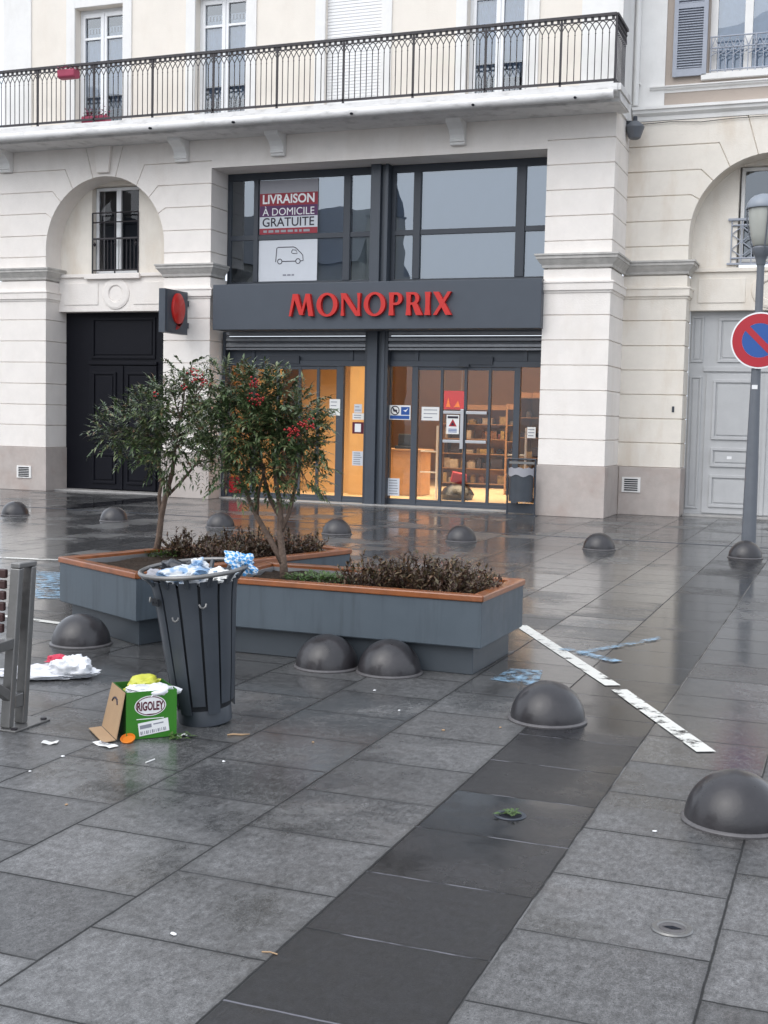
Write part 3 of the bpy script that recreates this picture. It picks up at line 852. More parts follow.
# ---- carriage door (black)
def moulded(mb, x0, x1, y, z0, z1, t=.05, d=.028):
    """raised frame moulding round a panel"""
    for a, b, c, e in ((x0, x1, z0, z0 + t), (x0, x1, z1 - t, z1), (x0, x0 + t, z0 + t, z1 - t), (x1 - t, x1, z0 + t, z1 - t)):
        mb.box(a, b, y - d, y - .001, c, e)
    mb.box(x0 + t * 1.6, x1 - t * 1.6, y - d * .6, y - .001, z0 + t * 1.6, z1 - t * 1.6)
cd = MB(); cd.box(-14.86, -12.23, 20.97, 21.05, .03, 3.55)
cdo = cd.build('carriage_door', M['blackdoor'], B)
xm = -13.53
c = MB(); moulded(c, -14.25, -12.80, 20.97, 2.62, 3.42); c.box(-14.30, -12.75, 20.91, 20.969, 2.50, 2.56)
c.build('door_transom', M['blackdoor'], cdo, bevel=.006)
for s in (-1, 1):
    c = MB(); a, b = (-14.30, xm - .012) if s < 0 else (xm + .012, -12.76)
    c.box(a, b, 20.93, 20.968, .05, 2.48)
    moulded(c, a + .09, b - .12 if s < 0 else b - .09, 20.93, .95, 2.36); moulded(c, a + .09, b - .12 if s < 0 else b - .09, 20.93, .16, .76)
    c.build('door_leaf', M['blackdoor'], cdo, bevel=.006)
c = MB(); c.box(xm - .03, xm + .03, 20.905, 20.929, .05, 2.48); c.build('cover_strip', M['blackdoor'], cdo)

# ---- small window in the arch recess with its guard rail
def recess_window(x0, x1, z0, z1, y, parent, fm, railmat, style, gm='darkglass'):
    f = MB(); xm = (x0 + x1) / 2
    def arcz(x): return z1
    f.box(x0, x0 + .06, y, y + .06, z0, z1); f.box(x1 - .06, x1, y, y + .06, z0, z1)
    f.box(x0 + .06, x1 - .06, y, y + .06, z0, z0 + .06); f.box(x0 + .06, x1 - .06, y, y + .06, z1 - .06, z1)
    f.box(xm - .05, xm + .05, y - .015, y + .05, z0 + .06, z1 - .06)
    win = f.build('recess_window', fm, parent, bevel=.004)
    p = MB(); p.face([(x0, y + .03, z0), (x1, y + .03, z0), (x1, y + .03, z1), (x0, y + .03, z1)]); p.build('pane', M[gm], win)
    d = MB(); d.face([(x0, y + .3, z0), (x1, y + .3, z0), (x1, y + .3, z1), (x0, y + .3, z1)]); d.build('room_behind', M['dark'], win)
    r = MB(); yr = y - .14
    if style == 'bars':
        a, b = x0 + .01, x1 - .0
        for z in (z0 + .06, z0 + .66, z0 + .98, z0 + 1.16): r.tube([(a, yr, z), (b, yr, z)], .014, 6)
        r.box(a, b, yr - .02, yr + .02, z0 + .65, z0 + .68)
        for x in (a, xm, b):
            r.tube([(x, yr, z0), (x, yr, z0 + 1.16)], .015, 6)
        for i in range(1, 12):
            x = a + (b - a) * i / 12
            if abs(x - xm) > .02: r.tube([(x, yr, z0 + .06), (x, yr, z0 + .66)], .007, 5)
        for x in (a + .05, xm, b - .05): r.lathe([(0, -.05), (.03, 0), (0, .05)], c=(x, yr, z0 + .56), seg=8)
    else:
        a, b = x0 - .12, x1 + .12
        for z in (z0 + .05, z0 + .60): r.tube([(a, yr, z), (b, yr, z)], .016, 6)
        r.box(a - .06, b + .06, yr - .03, yr + .03, z0 + .68, z0 + .715); r.box(a - .06, b + .06, yr - .03, yr + .03, z0 - .06, z0 - .03)
        nseg = 8
        for i in range(nseg + 1):
            x = a + (b - a) * i / nseg
            r.tube([(x, yr, z0 - .03), (x, yr, z0 + .68)], .012, 5)
        for i in range(nseg):
            xa = a + (b - a) * i / nseg; xb = a + (b - a) * (i + 1) / nseg
            if i % 2 == 0:
                for zz in (z0 + .08, z0 + .33): r.tube([(xb, yr, zz), (xa, yr, zz + .12), (xb, yr, zz + .25)], .011, 5)
            else:
                for zz in (z0 + .08, z0 + .33): r.tube([(xa, yr, zz), (xb, yr, zz + .12), (xa, yr, zz + .25)], .011, 5)
    r.build('guard_rail', railmat, win)
    return win
recess_window(XC - .59, XC + .45, 4.26, 5.92, 20.92, B, M['pvc'], M['iron'], 'bars')

# ---- shop interior (floor, walls, ceiling)
sf = MB(); sf.face([(-15.6, 21.0, .024), (-4.9, 21.0, .024), (-4.9, 31, .024), (-15.6, 31, .024)]); sf.build('shop_floor', M['shopfloor'], B)
sc = MB(); sc.face([(-15.6, 21.0, 3.0), (-15.6, 31, 3.0), (-4.9, 31, 3.0), (-4.9, 21.0, 3.0)]); sc.build('shop_ceiling', M['shopceil'], B)
sw = MB()
sw.face([(-15.6, 31, 0), (-4.9, 31, 0), (-4.9, 31, 3), (-15.6, 31, 3)]); sw.face([(-4.9, 21, 0), (-4.9, 21, 3), (-4.9, 31, 3), (-4.9, 31, 0)])
sw.face([(-15.6, 21, 0), (-15.6, 31, 0), (-15.6, 31, 3), (-15.6, 21, 3)]); sw.face([(-15.6, 21.1, 0), (-15.6, 21.1, 3), (-11.26, 21.1, 3), (-11.26, 21.1, 0)])
sw.face([(-11.26, 21.0, 0), (-11.26, 21.0, 3), (-11.26, 21.1, 3), (-11.26, 21.1, 0)])
sw.build('shop_wall', M['orange_wall'], B)
pt = MB(); pt.box(-13.2, -10.9, 22.6, 22.7, .025, 2.99); pt.box(-10.9, -9.55, 23.5, 23.6, .025, 2.99); pt.box(-9.55, -8.95, 23.0, 23.1, .025, 2.99); pt.build('lobby_partition', M['orange_wall'], B)

# ------------------------------------------------------------------ signs on the shop
def ring_letter(cx, cz, rx, rz, tx, tz, y0, y1, mb, seg=40):
    o0 = []; 
    for k in range(seg):
        a = 2 * PI * k / seg
        o0.append(((cx + rx * math.cos(a), cz + rz * math.sin(a)), (cx + (rx - tx) * math.cos(a), cz + (rz - tz) * math.sin(a))))
    V = []
    for (ax, az), (bx, bz) in o0:
        V.append([mb.bm.verts.new(p) for p in ((ax, y0, az), (bx, y0, bz), (bx, y1, bz), (ax, y1, az))])
    for k in range(seg):
        p, q = V[k], V[(k + 1) % seg]
        for i in range(4):
            j = (i + 1) % 4
            mb.bm.faces.new((p[i], p[j], q[j], q[i]))
sg = thing('shop_sign', 'long slate grey fascia with red capital letters above the shop doors', 'sign', (-8.02, 20.2, 3.11))
f = MB(); f.box(-11.10, -4.985, 20.13, 20.70, 3.11, 3.925); f.build('fascia_board', M['sign'], sg, bevel=.008)
def letters(spec, x0, z0, H, y, dep):
    """classical capitals with thick and thin strokes"""
    x = x0
    def stroke(mb, pts, k): mb.prism([(px, y - .0015 * k, pz) for px, pz in pts], (0, dep + .0015 * k, 0))
    for ch, wd in spec:
        mb = MB(); Z0, Z1 = z0, z0 + H
        T, t = .082, .040; e = .012
        def vst(xa, th, k=0): stroke(mb, [(xa - e, Z0), (xa + th + e, Z0), (xa + th, Z0 + H * .3), (xa + th, Z0 + H * .7), (xa + th + e, Z1), (xa - e, Z1), (xa, Z0 + H * .7), (xa, Z0 + H * .3)], k)
        if ch == 'M':
            stroke(mb, [(x, Z0), (x + t, Z0), (x + .13, Z1), (x + .07, Z1)], 0)
            stroke(mb, [(x + .07, Z1), (x + .165, Z1), (x + wd / 2 + .045, Z0 + .02), (x + wd / 2 - .03, Z0 + .02)], 1)
            stroke(mb, [(x + wd / 2 - .01, Z0 + .02), (x + wd / 2 + .03, Z0 + .02), (x + wd - .10, Z1), (x + wd - .15, Z1)], 2)
            stroke(mb, [(x + wd - .155, Z1), (x + wd - .07, Z1), (x + wd + .005, Z0), (x + wd - .085, Z0)], 3)
        elif ch == 'O':
            ring_letter(x + wd / 2, z0 + H / 2, wd / 2, H / 2 + .012, T, t, y, y + dep, mb)
        elif ch == 'N':
            vst(x + e, t); vst(x + wd - t - e, t, 1)
            stroke(mb, [(x - .01, Z1), (x + .09, Z1), (x + wd, Z0 - .005), (x + wd - .085, Z0 - .005)], 2)
        elif ch in 'PR':
            vst(x + e, T - .01)
            bw = wd * (.98 if ch == 'P' else .86); cz = Z0 + H * .725; rr = H * .275
            pts_o = [(x + .05, Z1)] + [(x + bw - rr + rr * math.sin(a) * 1.0, cz + rr * math.cos(a)) for a in [PI * i / 14 for i in range(15)]] + [(x + .05, cz - rr)]
            pts_i = [(x + .05, Z1 - t)] + [(x + bw - rr - .008 + (rr - T + .022) * math.sin(a), cz + (rr - t) * math.cos(a)) for a in [PI * i / 14 for i in range(15)]] + [(x + .05, cz - rr + t)]
            for i in range(len(pts_o) - 1): stroke(mb, [pts_o[i], pts_i[i], pts_i[i + 1], pts_o[i + 1]], 1)
            if ch == 'R': stroke(mb, [(x + .11, cz - rr + .02), (x + .21, cz - rr + .02), (x + wd + .03, Z0), (x + wd - .09, Z0)], 2)
        elif ch == 'I': vst(x + e, T - .005)
        elif ch == 'X':
            stroke(mb, [(x, Z1), (x + .10, Z1), (x + wd, Z0), (x + wd - .105, Z0)], 0)
            stroke(mb, [(x + wd - .075, Z1), (x + wd - .015, Z1), (x + .07, Z0), (x + .005, Z0)], 1)
        mb.build('letter', M['red'], sg, recalc=True)
        x += wd + .062
letters([('M', .47), ('O', .40), ('N', .37), ('O', .40), ('P', .25), ('R', .28), ('I', .085), ('X', .335)], -9.53, 3.335, .39, 20.05, .085)
hs = thing('hanging_sign', 'square grey projecting sign with a red round mark beside the black door', 'sign', (-11.72, 20.25, 3.4))
f = MB(); f.box(-11.79, -11.66, 19.40, 20.20, 3.02, 3.80); f.build('sign_box', M['frame'], hs, bevel=.006)
f = MB(); f.box(-11.659, -11.652, 19.45, 20.15, 3.06, 3.76); f.box(-11.798, -11.791, 19.45, 20.15, 3.06, 3.76); f.build('sign_face', M['sign'], hs)
f = MB(); f.box(-11.76, -11.69, 20.2, YF - .002, 3.15, 3.25); f.box(-11.76, -11.69, 20.2, YF - .002, 3.55, 3.65); f.build('bracket', M['frame'], hs)
def red_mark(side):
    X = -11.651 if side > 0 else -11.799
    T = Matrix.Translation((X, 19.82, 3.47)) @ Matrix.Rotation(PI / 2 * side, 4, 'Y')
    T = T @ Matrix.Diagonal((1.18, .92, 1, 1))
    m_ = MB(); m_.lathe([(.235, 0), (.235, .03), (.215, .045), (0, .05)], seg=36, mtx=T)
    m_.build('round_mark', M['red'], hs, smooth=35)
    m_ = MB(); x = X
    pts = [(19.80 + .185 * math.cos(a), 3.47 + .235 * math.sin(a)) for a in [R(-5 - 8 * i) for i in range(12)]]
    tail = [(19.78, 3.12), (19.84, 3.13), (19.93, 3.22), (20.0, 3.36)]
    poly = [(19.82 + .225 * math.cos(R(a)), 3.45 + .30 * math.sin(R(a))) for a in (-100, -80, -60, -40, -20, 0)] + [(19.99, 3.30), (19.92, 3.18), (19.84, 3.11), (19.76, 3.09), (19.79, 3.15), (19.82, 3.19)]
    m_.prism([(x, py, pz) for py, pz in poly], (.022 * side, 0, 0)); m_.build('mark_tail', M['red_dark'], hs, recalc=True)
red_mark(1); red_mark(-1)

# posters on the upper glass
def sheet(mb, x0, x1, z0, z1, y, t=.003): mb.box(x0, x1, y - t, y, z0, z1)
YP = YS + .026
dp = thing('delivery_poster', 'red and purple poster announcing free home delivery on the upper shop window', 'poster', (-10.0, YP, 4.92))
f = MB(); sheet(f, -10.585, -9.40, 4.918, 5.905, YP); f.build('sheet', M['post_grey'], dp)
f = MB(); sheet(f, -10.58, -9.405, 5.44, 5.665, YP - .004); f.box(-10.58, -9.405, YP - .007, YP - .004, 4.92, 5.03); f.build('red_band', M['post_red'], dp)
f = MB(); sheet(f, -10.58, -9.405, 5.24, 5.44, YP - .004); f.build('purple_band', M['post_pur'], dp)
f = MB(); sheet(f, -10.58, -9.405, 5.03, 5.24, YP - .004); f.build('white_band', M['post_white'], dp)
f = MB(); put_text(f, 'LIVRAISON', -10.52, -9.47, 5.475, 5.645, YP - .009, .025); put_text(f, '\u00c0 DOMICILE', -10.52, -9.47, 5.262, 5.432, YP - .009, .0)
f.build('lettering', M['signwhite'], dp)
f = MB(); put_text(f, 'GRATUITE', -10.52, -9.47, 5.058, 5.222, YP - .009, .012); f.build('lettering', M['ink'], dp)
f = MB()
xx = -10.5; rr = random.Random(3)
while xx < -9.55:
    l = rr.uniform(.05, .14); f.box(xx, xx + l, YP - .009, YP - .0075, 4.952, 4.995); xx += l + .035
f.build('small_print', M['post_grey'], dp)
vp = thing('van_poster', 'white poster with an outline drawing of a delivery van on the upper shop window', 'poster', (-10.0, YP, 4.12))
f = MB(); sheet(f, -10.592, -9.40, 4.06, 4.815, YP); f.build('sheet', M['post_white'], vp)
f = MB()
van = [(-10.24, 4.41), (-10.22, 4.66), (-10.19, 4.68), (-9.88, 4.68), (-9.83, 4.66), (-9.71, 4.55), (-9.69, 4.52), (-9.68, 4.43), (-9.74, 4.42)]
yv = YP - .006
f.tube([(x, yv, z) for x, z in van], .0075, 5)
f.tube([(-9.83, yv, 4.42), (-10.10, yv, 4.42)], .0075, 5)
for cx in (-10.155, -9.785): f.tube([(cx + .045 * math.cos(2 * PI * k / 16), yv, 4.42 + .045 * math.sin(2 * PI * k / 16)) for k in range(17)], .0075, 5)
f.tube([(-9.90, yv, 4.63), (-9.92, yv, 4.58), (-9.89, yv, 4.56), (-9.80, yv, 4.56), (-9.83, yv, 4.62), (-9.90, yv, 4.63)], .006, 5)
f.build('van_drawing', M['ink'], vp)
f = MB()
for i, (a, b) in enumerate(((-10.09, -10.02), (-10.0, -9.93), (-9.91, -9.86))): f.box(a, b, YP - .006, YP - .0035, 4.155, 4.185)
f.build('small_print', M['inkgrey'], vp)

# notices on the doors
YN = YS - .018
def notice(x0, x1, z0, z1, label, draw=None, base='paper', y=YN):
    t = thing('notice', label, 'notice', ((x0 + x1) / 2, y, z0), group='notices stuck on the shop doors')
    f = MB(); sheet(f, x0, x1, z0, z1, y); f.build('sheet', M[base], t)
    if draw: draw(t, x0, x1, z0, z1, y - .0065)
    return t
def lines(t, x0, x1, z0, z1, y, n=5, seed=0, m='inkgrey'):
    f = MB(); r_ = random.Random(seed)
    for i in range(n):
        z = z1 - (z1 - z0) * (i + .8) / (n + .6)
        f.box(x0 + (x1 - x0) * .12, x0 + (x1 - x0) * r_.uniform(.6, .9), y, y + .003, z - .007, z + .007)
    f.build('print_lines', M[m], t)
def ring(mb, cx, cz, r0, r1, y, t=.003, seg=28):
    V = []
    for k in range(seg):
        a = 2 * PI * k / seg
        V.append([mb.bm.verts.new(p) for p in ((cx + r1 * math.cos(a), y, cz + r1 * math.sin(a)), (cx + r0 * math.cos(a), y, cz + r0 * math.sin(a)))])
    for k in range(seg): p, q = V[k], V[(k + 1) % seg]; mb.bm.faces.new((p[0], q[0], q[1], p[1]))
def dog(t, x0, x1, z0, z1, y):
    f = MB(); f.box(x0 + .24, x1 - .02, y, y + .003, z0 + .09, z1 - .03); f.box(x0 + .03, x1 - .02, y, y + .003, z0 + .015, z0 + .075); f.build('blue_field', M['blue'], t)
    f = MB(); cx, cz = x0 + .125, z0 + .165; ring(f, cx, cz, .068, .085, y)
    f.face([(cx - .055, y - .001, cz + .04), (cx - .04, y - .001, cz + .055), (cx + .055, y - .001, cz - .04), (cx + .04, y - .001, cz - .055)])
    f.face([(cx - .045, y + .001, cz + .02), (cx - .03, y + .001, cz - .02), (cx + .04, y + .001, cz - .025), (cx + .04, y + .001, cz + .015)])
    f.build('no_dogs_symbol', M['ink'], t)
    f = MB(); cx = x0 + .33; f.face([(cx - .05, y - .001, z0 + .17), (cx + .0, y - .001, z0 + .14), (cx + .05, y - .001, z0 + .21), (cx, y - .001, z0 + .175)]); f.build('dove_mark', M['signwhite'], t)
def warn(t, x0, x1, z0, z1, y):
    f = MB(); cx = (x0 + x1) / 2; zc = z0 + (z1 - z0) * .55
    a, b, c = (cx - .075, zc - .05), (cx + .075, zc - .05), (cx, zc + .08)
    f.face([(p, y, q) for p, q in (a, b, c)]); f.build('warning_triangle', M['signred'], t)
    f = MB(); f.face([(cx - .035, y - .002, zc - .032), (cx + .035, y - .002, zc - .032), (cx, y - .002, zc + .03)])
    f.box(x0 + .02, x1 - .02, y, y + .003, z1 - .06, z1 - .02); f.build('print_block', M['ink'], t)
    f = MB()
    for i in range(3): f.box(x0 + .04, x1 - .04, y, y + .003, z0 + .03 + i * .025, z0 + .042 + i * .025)
    f.build('print_lines', M['blue'], t)
notice(-7.92, -7.50, 1.55, 1.81, 'blue and white notice with a no dogs circle on the right hand shop entrance', dog)
notice(-7.29, -6.96, 1.55, 1.79, 'plain white notice right of the blue no dogs notice', lambda *a: lines(*a, n=3, seed=2))
notice(-6.81, -6.575, 1.32, 1.655, 'white notice with a red warning triangle beside the vertical door handle', warn, y=YS - .052)
notice(-7.91, -7.68, .18, .495, 'pale sheet low down on the glass just right of the steel post', lambda *a: lines(*a, n=6, seed=5), 'post_white')
notice(-5.35, -5.20, 1.285, 1.475, 'small white notice on the glass above the waste bin', lambda *a: lines(*a, n=3, seed=6))
notice(-9.08, -8.87, 1.60, 1.90, 'picture notice on the middle pane right of the berry tree', lambda *a: lines(*a, n=4, seed=7))
notice(-8.59, -8.44, 1.66, 1.815, 'small square sticker, topmost in the column left of the steel post', lambda *a: lines(*a, n=2, seed=8), 'post_white')
notice(-8.62, -8.39, 1.535, 1.65, 'wide sticker second from top in the column left of the steel post', lambda *a: lines(*a, n=2, seed=9))
def framed(t, x0, x1, z0, z1, y):
    f = MB(); f.box(x0 + .05, x1 - .05, y, y + .003, z0 + .03, z1 - .03); f.build('page', M['labelw'], t)
notice(-8.62, -8.40, 1.28, 1.49, 'white page in a dark frame, third in the column left of the steel post', framed, 'maroon')
notice(-8.61, -8.40, .70, .96, 'pale green printed sheet, lowest in the column left of the steel post', lambda *a: lines(*a, n=6, seed=11), 'post_white')
rp = MB(); sheet(rp, -11.13, -10.86, .10, .40, YN); single(rp, 'notice', M['signred'], 'red notice at the foot of the glass beside the pier', 'notice', 'notices stuck on the shop doors')

# ------------------------------------------------------------------ things inside the shop
def shelf_unit(x, y, wd, label, seed, rot=0, n=6, h=1.9):
    t = thing('shop_shelf', label, 'shelf', (x, y, .025), (0, 0, rot), 'shelving inside the shop')
    f = MB(); f.box(-wd / 2, -wd / 2 + .04, 0, .45, 0, h); f.box(wd / 2 - .04, wd / 2, 0, .45, 0, h); f.box(-wd / 2, wd / 2, .43, .45, 0, h)
    for i in range(n): f.box(-wd / 2 + .04, wd / 2 - .04, 0, .43, .1 + i * (h - .2) / (n - 1) - .015, .1 + i * (h - .2) / (n - 1))
    f.build('rack', M['shelf'], t, local=True)
    r_ = random.Random(seed)
    cols = ['goods_a', 'goods_b', 'goods_c', 'goods_d', 'ink']
    bins = {c: MB() for c in cols}
    for i in range(n - 1):
        zb = .1 + i * (h - .2) / (n - 1) + .002; xx = -wd / 2 + .06
        while xx < wd / 2 - .16:
            w_ = r_.uniform(.07, .30); w_ = min(w_, wd / 2 - .06 - xx); hh = r_.uniform(.08, .25); c = r_.choice(cols + ['goods_d', 'goods_c'])
            if r_.random() < .85:
                yo = r_.uniform(.02, .12)
                if r_.random() < .35: bins[c].lathe([(0, 0), (w_ * .42, 0), (w_ * .42, hh * .7), (w_ * .2, hh), (0, hh)], c=(xx + w_ / 2, yo + .15, zb), seg=10)
                else: bins[c].box(xx, xx + w_ - .015, yo, .36, zb, zb + hh)
            xx += w_ + r_.uniform(0, .03)
    for c, g_ in bins.items():
        if len(g_.bm.verts): g_.build('goods', M[c], t, local=True)
        else: g_.bm.free()
shelf_unit(-8.2, 27.2, 1.6, 'dark shop shelf full of goods, seen through the right hand sliding door', 1)
shelf_unit(-6.3, 25.2, 1.2, 'dark shop shelf standing behind the right sliding leaf', 2, .25)
shelf_unit(-5.8, 23.0, .9, 'dark shelf of goods just inside, behind the side light by the waste bin', 3, -.5, h=2.1)
ct = thing('checkout_counter', 'wooden counter inside the shop behind the no dogs notice', 'counter', (-8.7, 23.6, .025))
f = MB(); f.box(-9.2, -8.15, 23.4, 24.0, .03, .92); f.build('counter_body', M['counterwood'], ct, bevel=.01)
f = MB(); f.box(-9.25, -8.1, 23.35, 24.05, .921, .96); f.build('counter_top', M['shelf'], ct, bevel=.006)
f = MB(); f.box(-.20, .20, -.13, .13, 0, .06); f.box(-.17, .17, -.02, .02, .061, .30)
single(f, 'till_screen', M['plastic_k'], 'dark till standing on the counter inside the shop', 'till', loc=(-8.55, 23.6, .962), bevel=.01)
sgn = thing('red_shop_board', 'red board hanging above the counter inside the shop', 'board', (-7.9, 25.5, 2.0))
f = MB(); f.box(-8.47, -7.92, 25.5, 25.54, 1.79, 2.19); f.build('board', M['signred'], sgn)
f = MB(); f.face([(-8.34, 25.49, 1.84), (-8.24, 25.49, 1.84), (-8.29, 25.49, 2.05)]); f.face([(-8.16, 25.49, 1.84), (-8.02, 25.49, 1.84), (-8.07, 25.49, 1.98)]); f.build('board_mark', M['orange'], sgn)
for x in (-8.4, -8.0):
    f = MB(); f.tube([(x, 25.52, 2.19), (x, 25.52, 2.99)], .006, 5); f.build('hanging_wire', M['alu'], sgn)
for i, (x, y, lb) in enumerate(((-7.55, 22.6, 'pale metal gate post just inside the right hand doors'), (-5.65, 22.0, 'pale upright barrier post inside near the waste bin'))):
    t = thing('gate_post', lb, 'post', (x, y, .025), group='gate posts inside the shop')
    f = MB(); f.tube([(x, y, .03), (x, y, 1.45)], .022, 8); f.build('upright', M['trim'], t)
    f = MB()
    for z in (.55, .95): f.tube([(x, y, z), (x - .35, y + .05, z)], .014, 8)
    f.build('rail', M['alu'], t)
f = MB(); f.lathe([(0, 0), (.30, .0), (.34, .10), (.26, .22), (.1, .30), (0, .31)], seg=14); 
single(f, 'shopping_bag', M['plastic_k'], 'dark slumped bag on the shop floor behind the door handle', 'bag', loc=(-7.25, 23.0, .025), smooth=40)
f = MB(); f.box(-.14, .14, -.1, .1, 0, .2); single(f, 'shop_carton', M['signred'], 'red carton on the dark bag inside the shop', 'carton', loc=(-7.3, 23.15, .34), rot=(.1, .2, .4), bevel=.01)
for i, (x, y, lx, ly) in enumerate(((-9.6, 22.2, .6, .06), (-7.0, 23.4, .7, .07), (-6.2, 24.8, .6, .06), (-7.6, 27.5, .8, .07))):
    t = thing('ceiling_light', ('lit tube light over the left entrance lobby', 'lit tube light nearest the right sliding doors', 'lit tube light above the shelves behind the doors', 'lit tube light deepest in the shop')[i], 'light', (x, y, 2.95), group='lit tubes on the shop ceiling')
    f = MB(); f.box(x - lx, x + lx, y - ly, y + ly, 2.93, 2.985); f.build('housing', M['trim'], t)
    f = MB(); f.box(x - lx + .03, x + lx - .03, y - ly + .02, y + ly - .02, 2.905, 2.929); f.build('tube', M['lampon'], t)
def area(x, y, z, sx, sy, power, col=(1, .78, .52)):
    l = bpy.data.lights.new('shop_light', 'AREA'); l.shape = 'RECTANGLE'; l.size = sx; l.size_y = sy; l.energy = power; l.color = col; l.spread = R(105)
    o = bpy.data.objects.new('shop_light', l); COL.objects.link(o); o.location = (x, y, z)
    return o
area(-9.9, 22.0, 2.88, 2.8, 1.6, 40); area(-7.3, 25.0, 2.88, 4.4, 5.0, 190)

# ------------------------------------------------------------------ neighbouring building on the right
YR = 21.50
Bn = thing('neighbour_building', 'cream neighbouring building with grey panelled double door and blue grey louvred shutter', 'building', (-1.5, 22, 0))
RC, RZ, RR = -1.505, 4.74, 1.315
ZR = [.83, 1.25, 1.665, 2.075, 2.49, 2.905, 3.33, 3.70]
JR = [(4.58, None, None), (5.0, None, 11.5), (5.42, 1.31, 27), (5.83, 1.16, 43), (6.25, .88, 58)]
w = MB()
YB = 22.02
pier(w, -3.88, RC - RR, YR, ZR, retR=YB + .08); pier(w, RC + RR, 3.2, YR, ZR, retL=YB + .08)
pier(w, -3.88, RC - RR, YR, [3.85, 4.09], retR=YB); pier(w, RC + RR, 3.2, YR, [3.85, 4.09], retL=YB)
arch_side(w, RC, RZ, RR, -1, -3.88, YR, JR, 6.67, 4.33, 79, .44, YB)
arch_side(w, RC, RZ, RR, 1, 3.2, YR, JR, 6.67, 4.33, 79, .44, YB)
w.block([(RC + x, YR, z + .04 if z < 6.5 else 6.67) for x, z in kp], (0, -1, 0), [1] + [0] * 6 + [1, 0])
w.box(-3.9, RC - RR - .04, YR + .026, YB + .05, 0, 6.67); w.box(RC + RR + .04, 3.2, YR + .026, YB + .05, 0, 6.67)
w.build('ground_floor_wall', M['wall_r'], Bn)
w = MB()
w.box(RC - RR - .02, RC - .58, YB - .02, YB + .5, 4.20, 6.15); w.box(RC + .58, RC + RR + .02, YB - .02, YB + .5, 4.20, 6.15); w.box(RC - .58, RC + .58, YB - .02, YB + .5, 5.95, 6.15)
w.build('arch_recess_wall', M['wall_r'], Bn)
b_ = MB(); stone_band(b_, RC - RR + .002, RC + RR - .002, YB - .07, 3.53, 4.18); b_.build('stone_band', M['wall_r'], Bn, bevel=.006)
pl = MB(); pl.box(-3.85, RC - RR + .02, YR - .02, YB + .05, 0, .83); pl.build('plinth', M['plinth'], Bn, bevel=.008)
pl = MB(); pl.box(RC + RR - .02, 3.2, YR - .02, YB + .05, 0, .83); pl.build('plinth', M['plinth'], Bn, bevel=.008)
cp = MB(); capital(cp, -3.88, RC - RR, YR, YB - .03, 0, 1); cp.build('capital', M['trim_dark'], Bn)
cp = MB(); capital(cp, RC + RR, 3.2, YR, YB - .03, 1, 0); cp.build('capital', M['trim_dark'], Bn)
cp = MB(); capital_low(cp, -3.88, RC - RR, YR, YB - .08, 0, 1); cp.build('string_moulding', M['wall_r'], Bn)
cp = MB(); capital_low(cp, RC + RR, 3.2, YR, YB - .08, 1, 0); cp.build('string_moulding', M['wall_r'], Bn)
vent(-3.63, YR - .02, .52, Bn, .16, .13)
recess_window(RC - .55, RC + .55, 4.36, 5.94, YB + .1, Bn, M['trim'], M['lshutter'], 'zigzag', 'glass')
cp = MB()
def ledge(mb, x0, x1, y, z0, z1, o):
    h_ = z1 - z0
    pr = [(y, z0), (y - o * .35, z0), (y - o * .4, z0 + h_ * .3), (y - o * .75, z0 + h_ * .5), (y - o * .8, z0 + h_ * .72), (y - o, z0 + h_ * .75), (y - o, z1 - .01), (y, z1)]
    mb.prism([(x0, a, b) for a, b in pr], (x1 - x0, 0, 0))
ledge(cp, -3.83, 3.2, YR + .05, 6.671, 6.90, .17); ledge(cp, -3.56, 3.2, YR + .05, 7.12, 7.235, .12)
cp.build('string_course', M['trim'], Bn, recalc=True)
w = MB(); hl = [(RC - 1.12, RC + 1.1, 7.38, 9.6), (RC - 1.12, RC + 1.1, 10.3, 12.0)]
wall_holes(w, -3.86, 3.2, 6.68, 12.8, YR + .02, hl, .2); w.build('upper_wall', M['tan'], Bn)
w = MB(); w.box(-3.86, -3.32, YR - .01, YR + .019, 6.90, 12.8); w.build('corner_pilaster', M['trim'], Bn)
w = MB(); w.box(-3.86, 3.3, YR - .25, YR + .2, 12.8, 13.1); w.build('roof_cornice', M['trim'], Bn)
w = MB(); w.prism([(-3.85, YR, 13.1), (-3.85, YR + 1.2, 15.4), (-3.85, 30, 15.4), (-3.85, 30, 13.1)], (7.05, 0, 0)); w.build('roof', M['roof'], Bn)
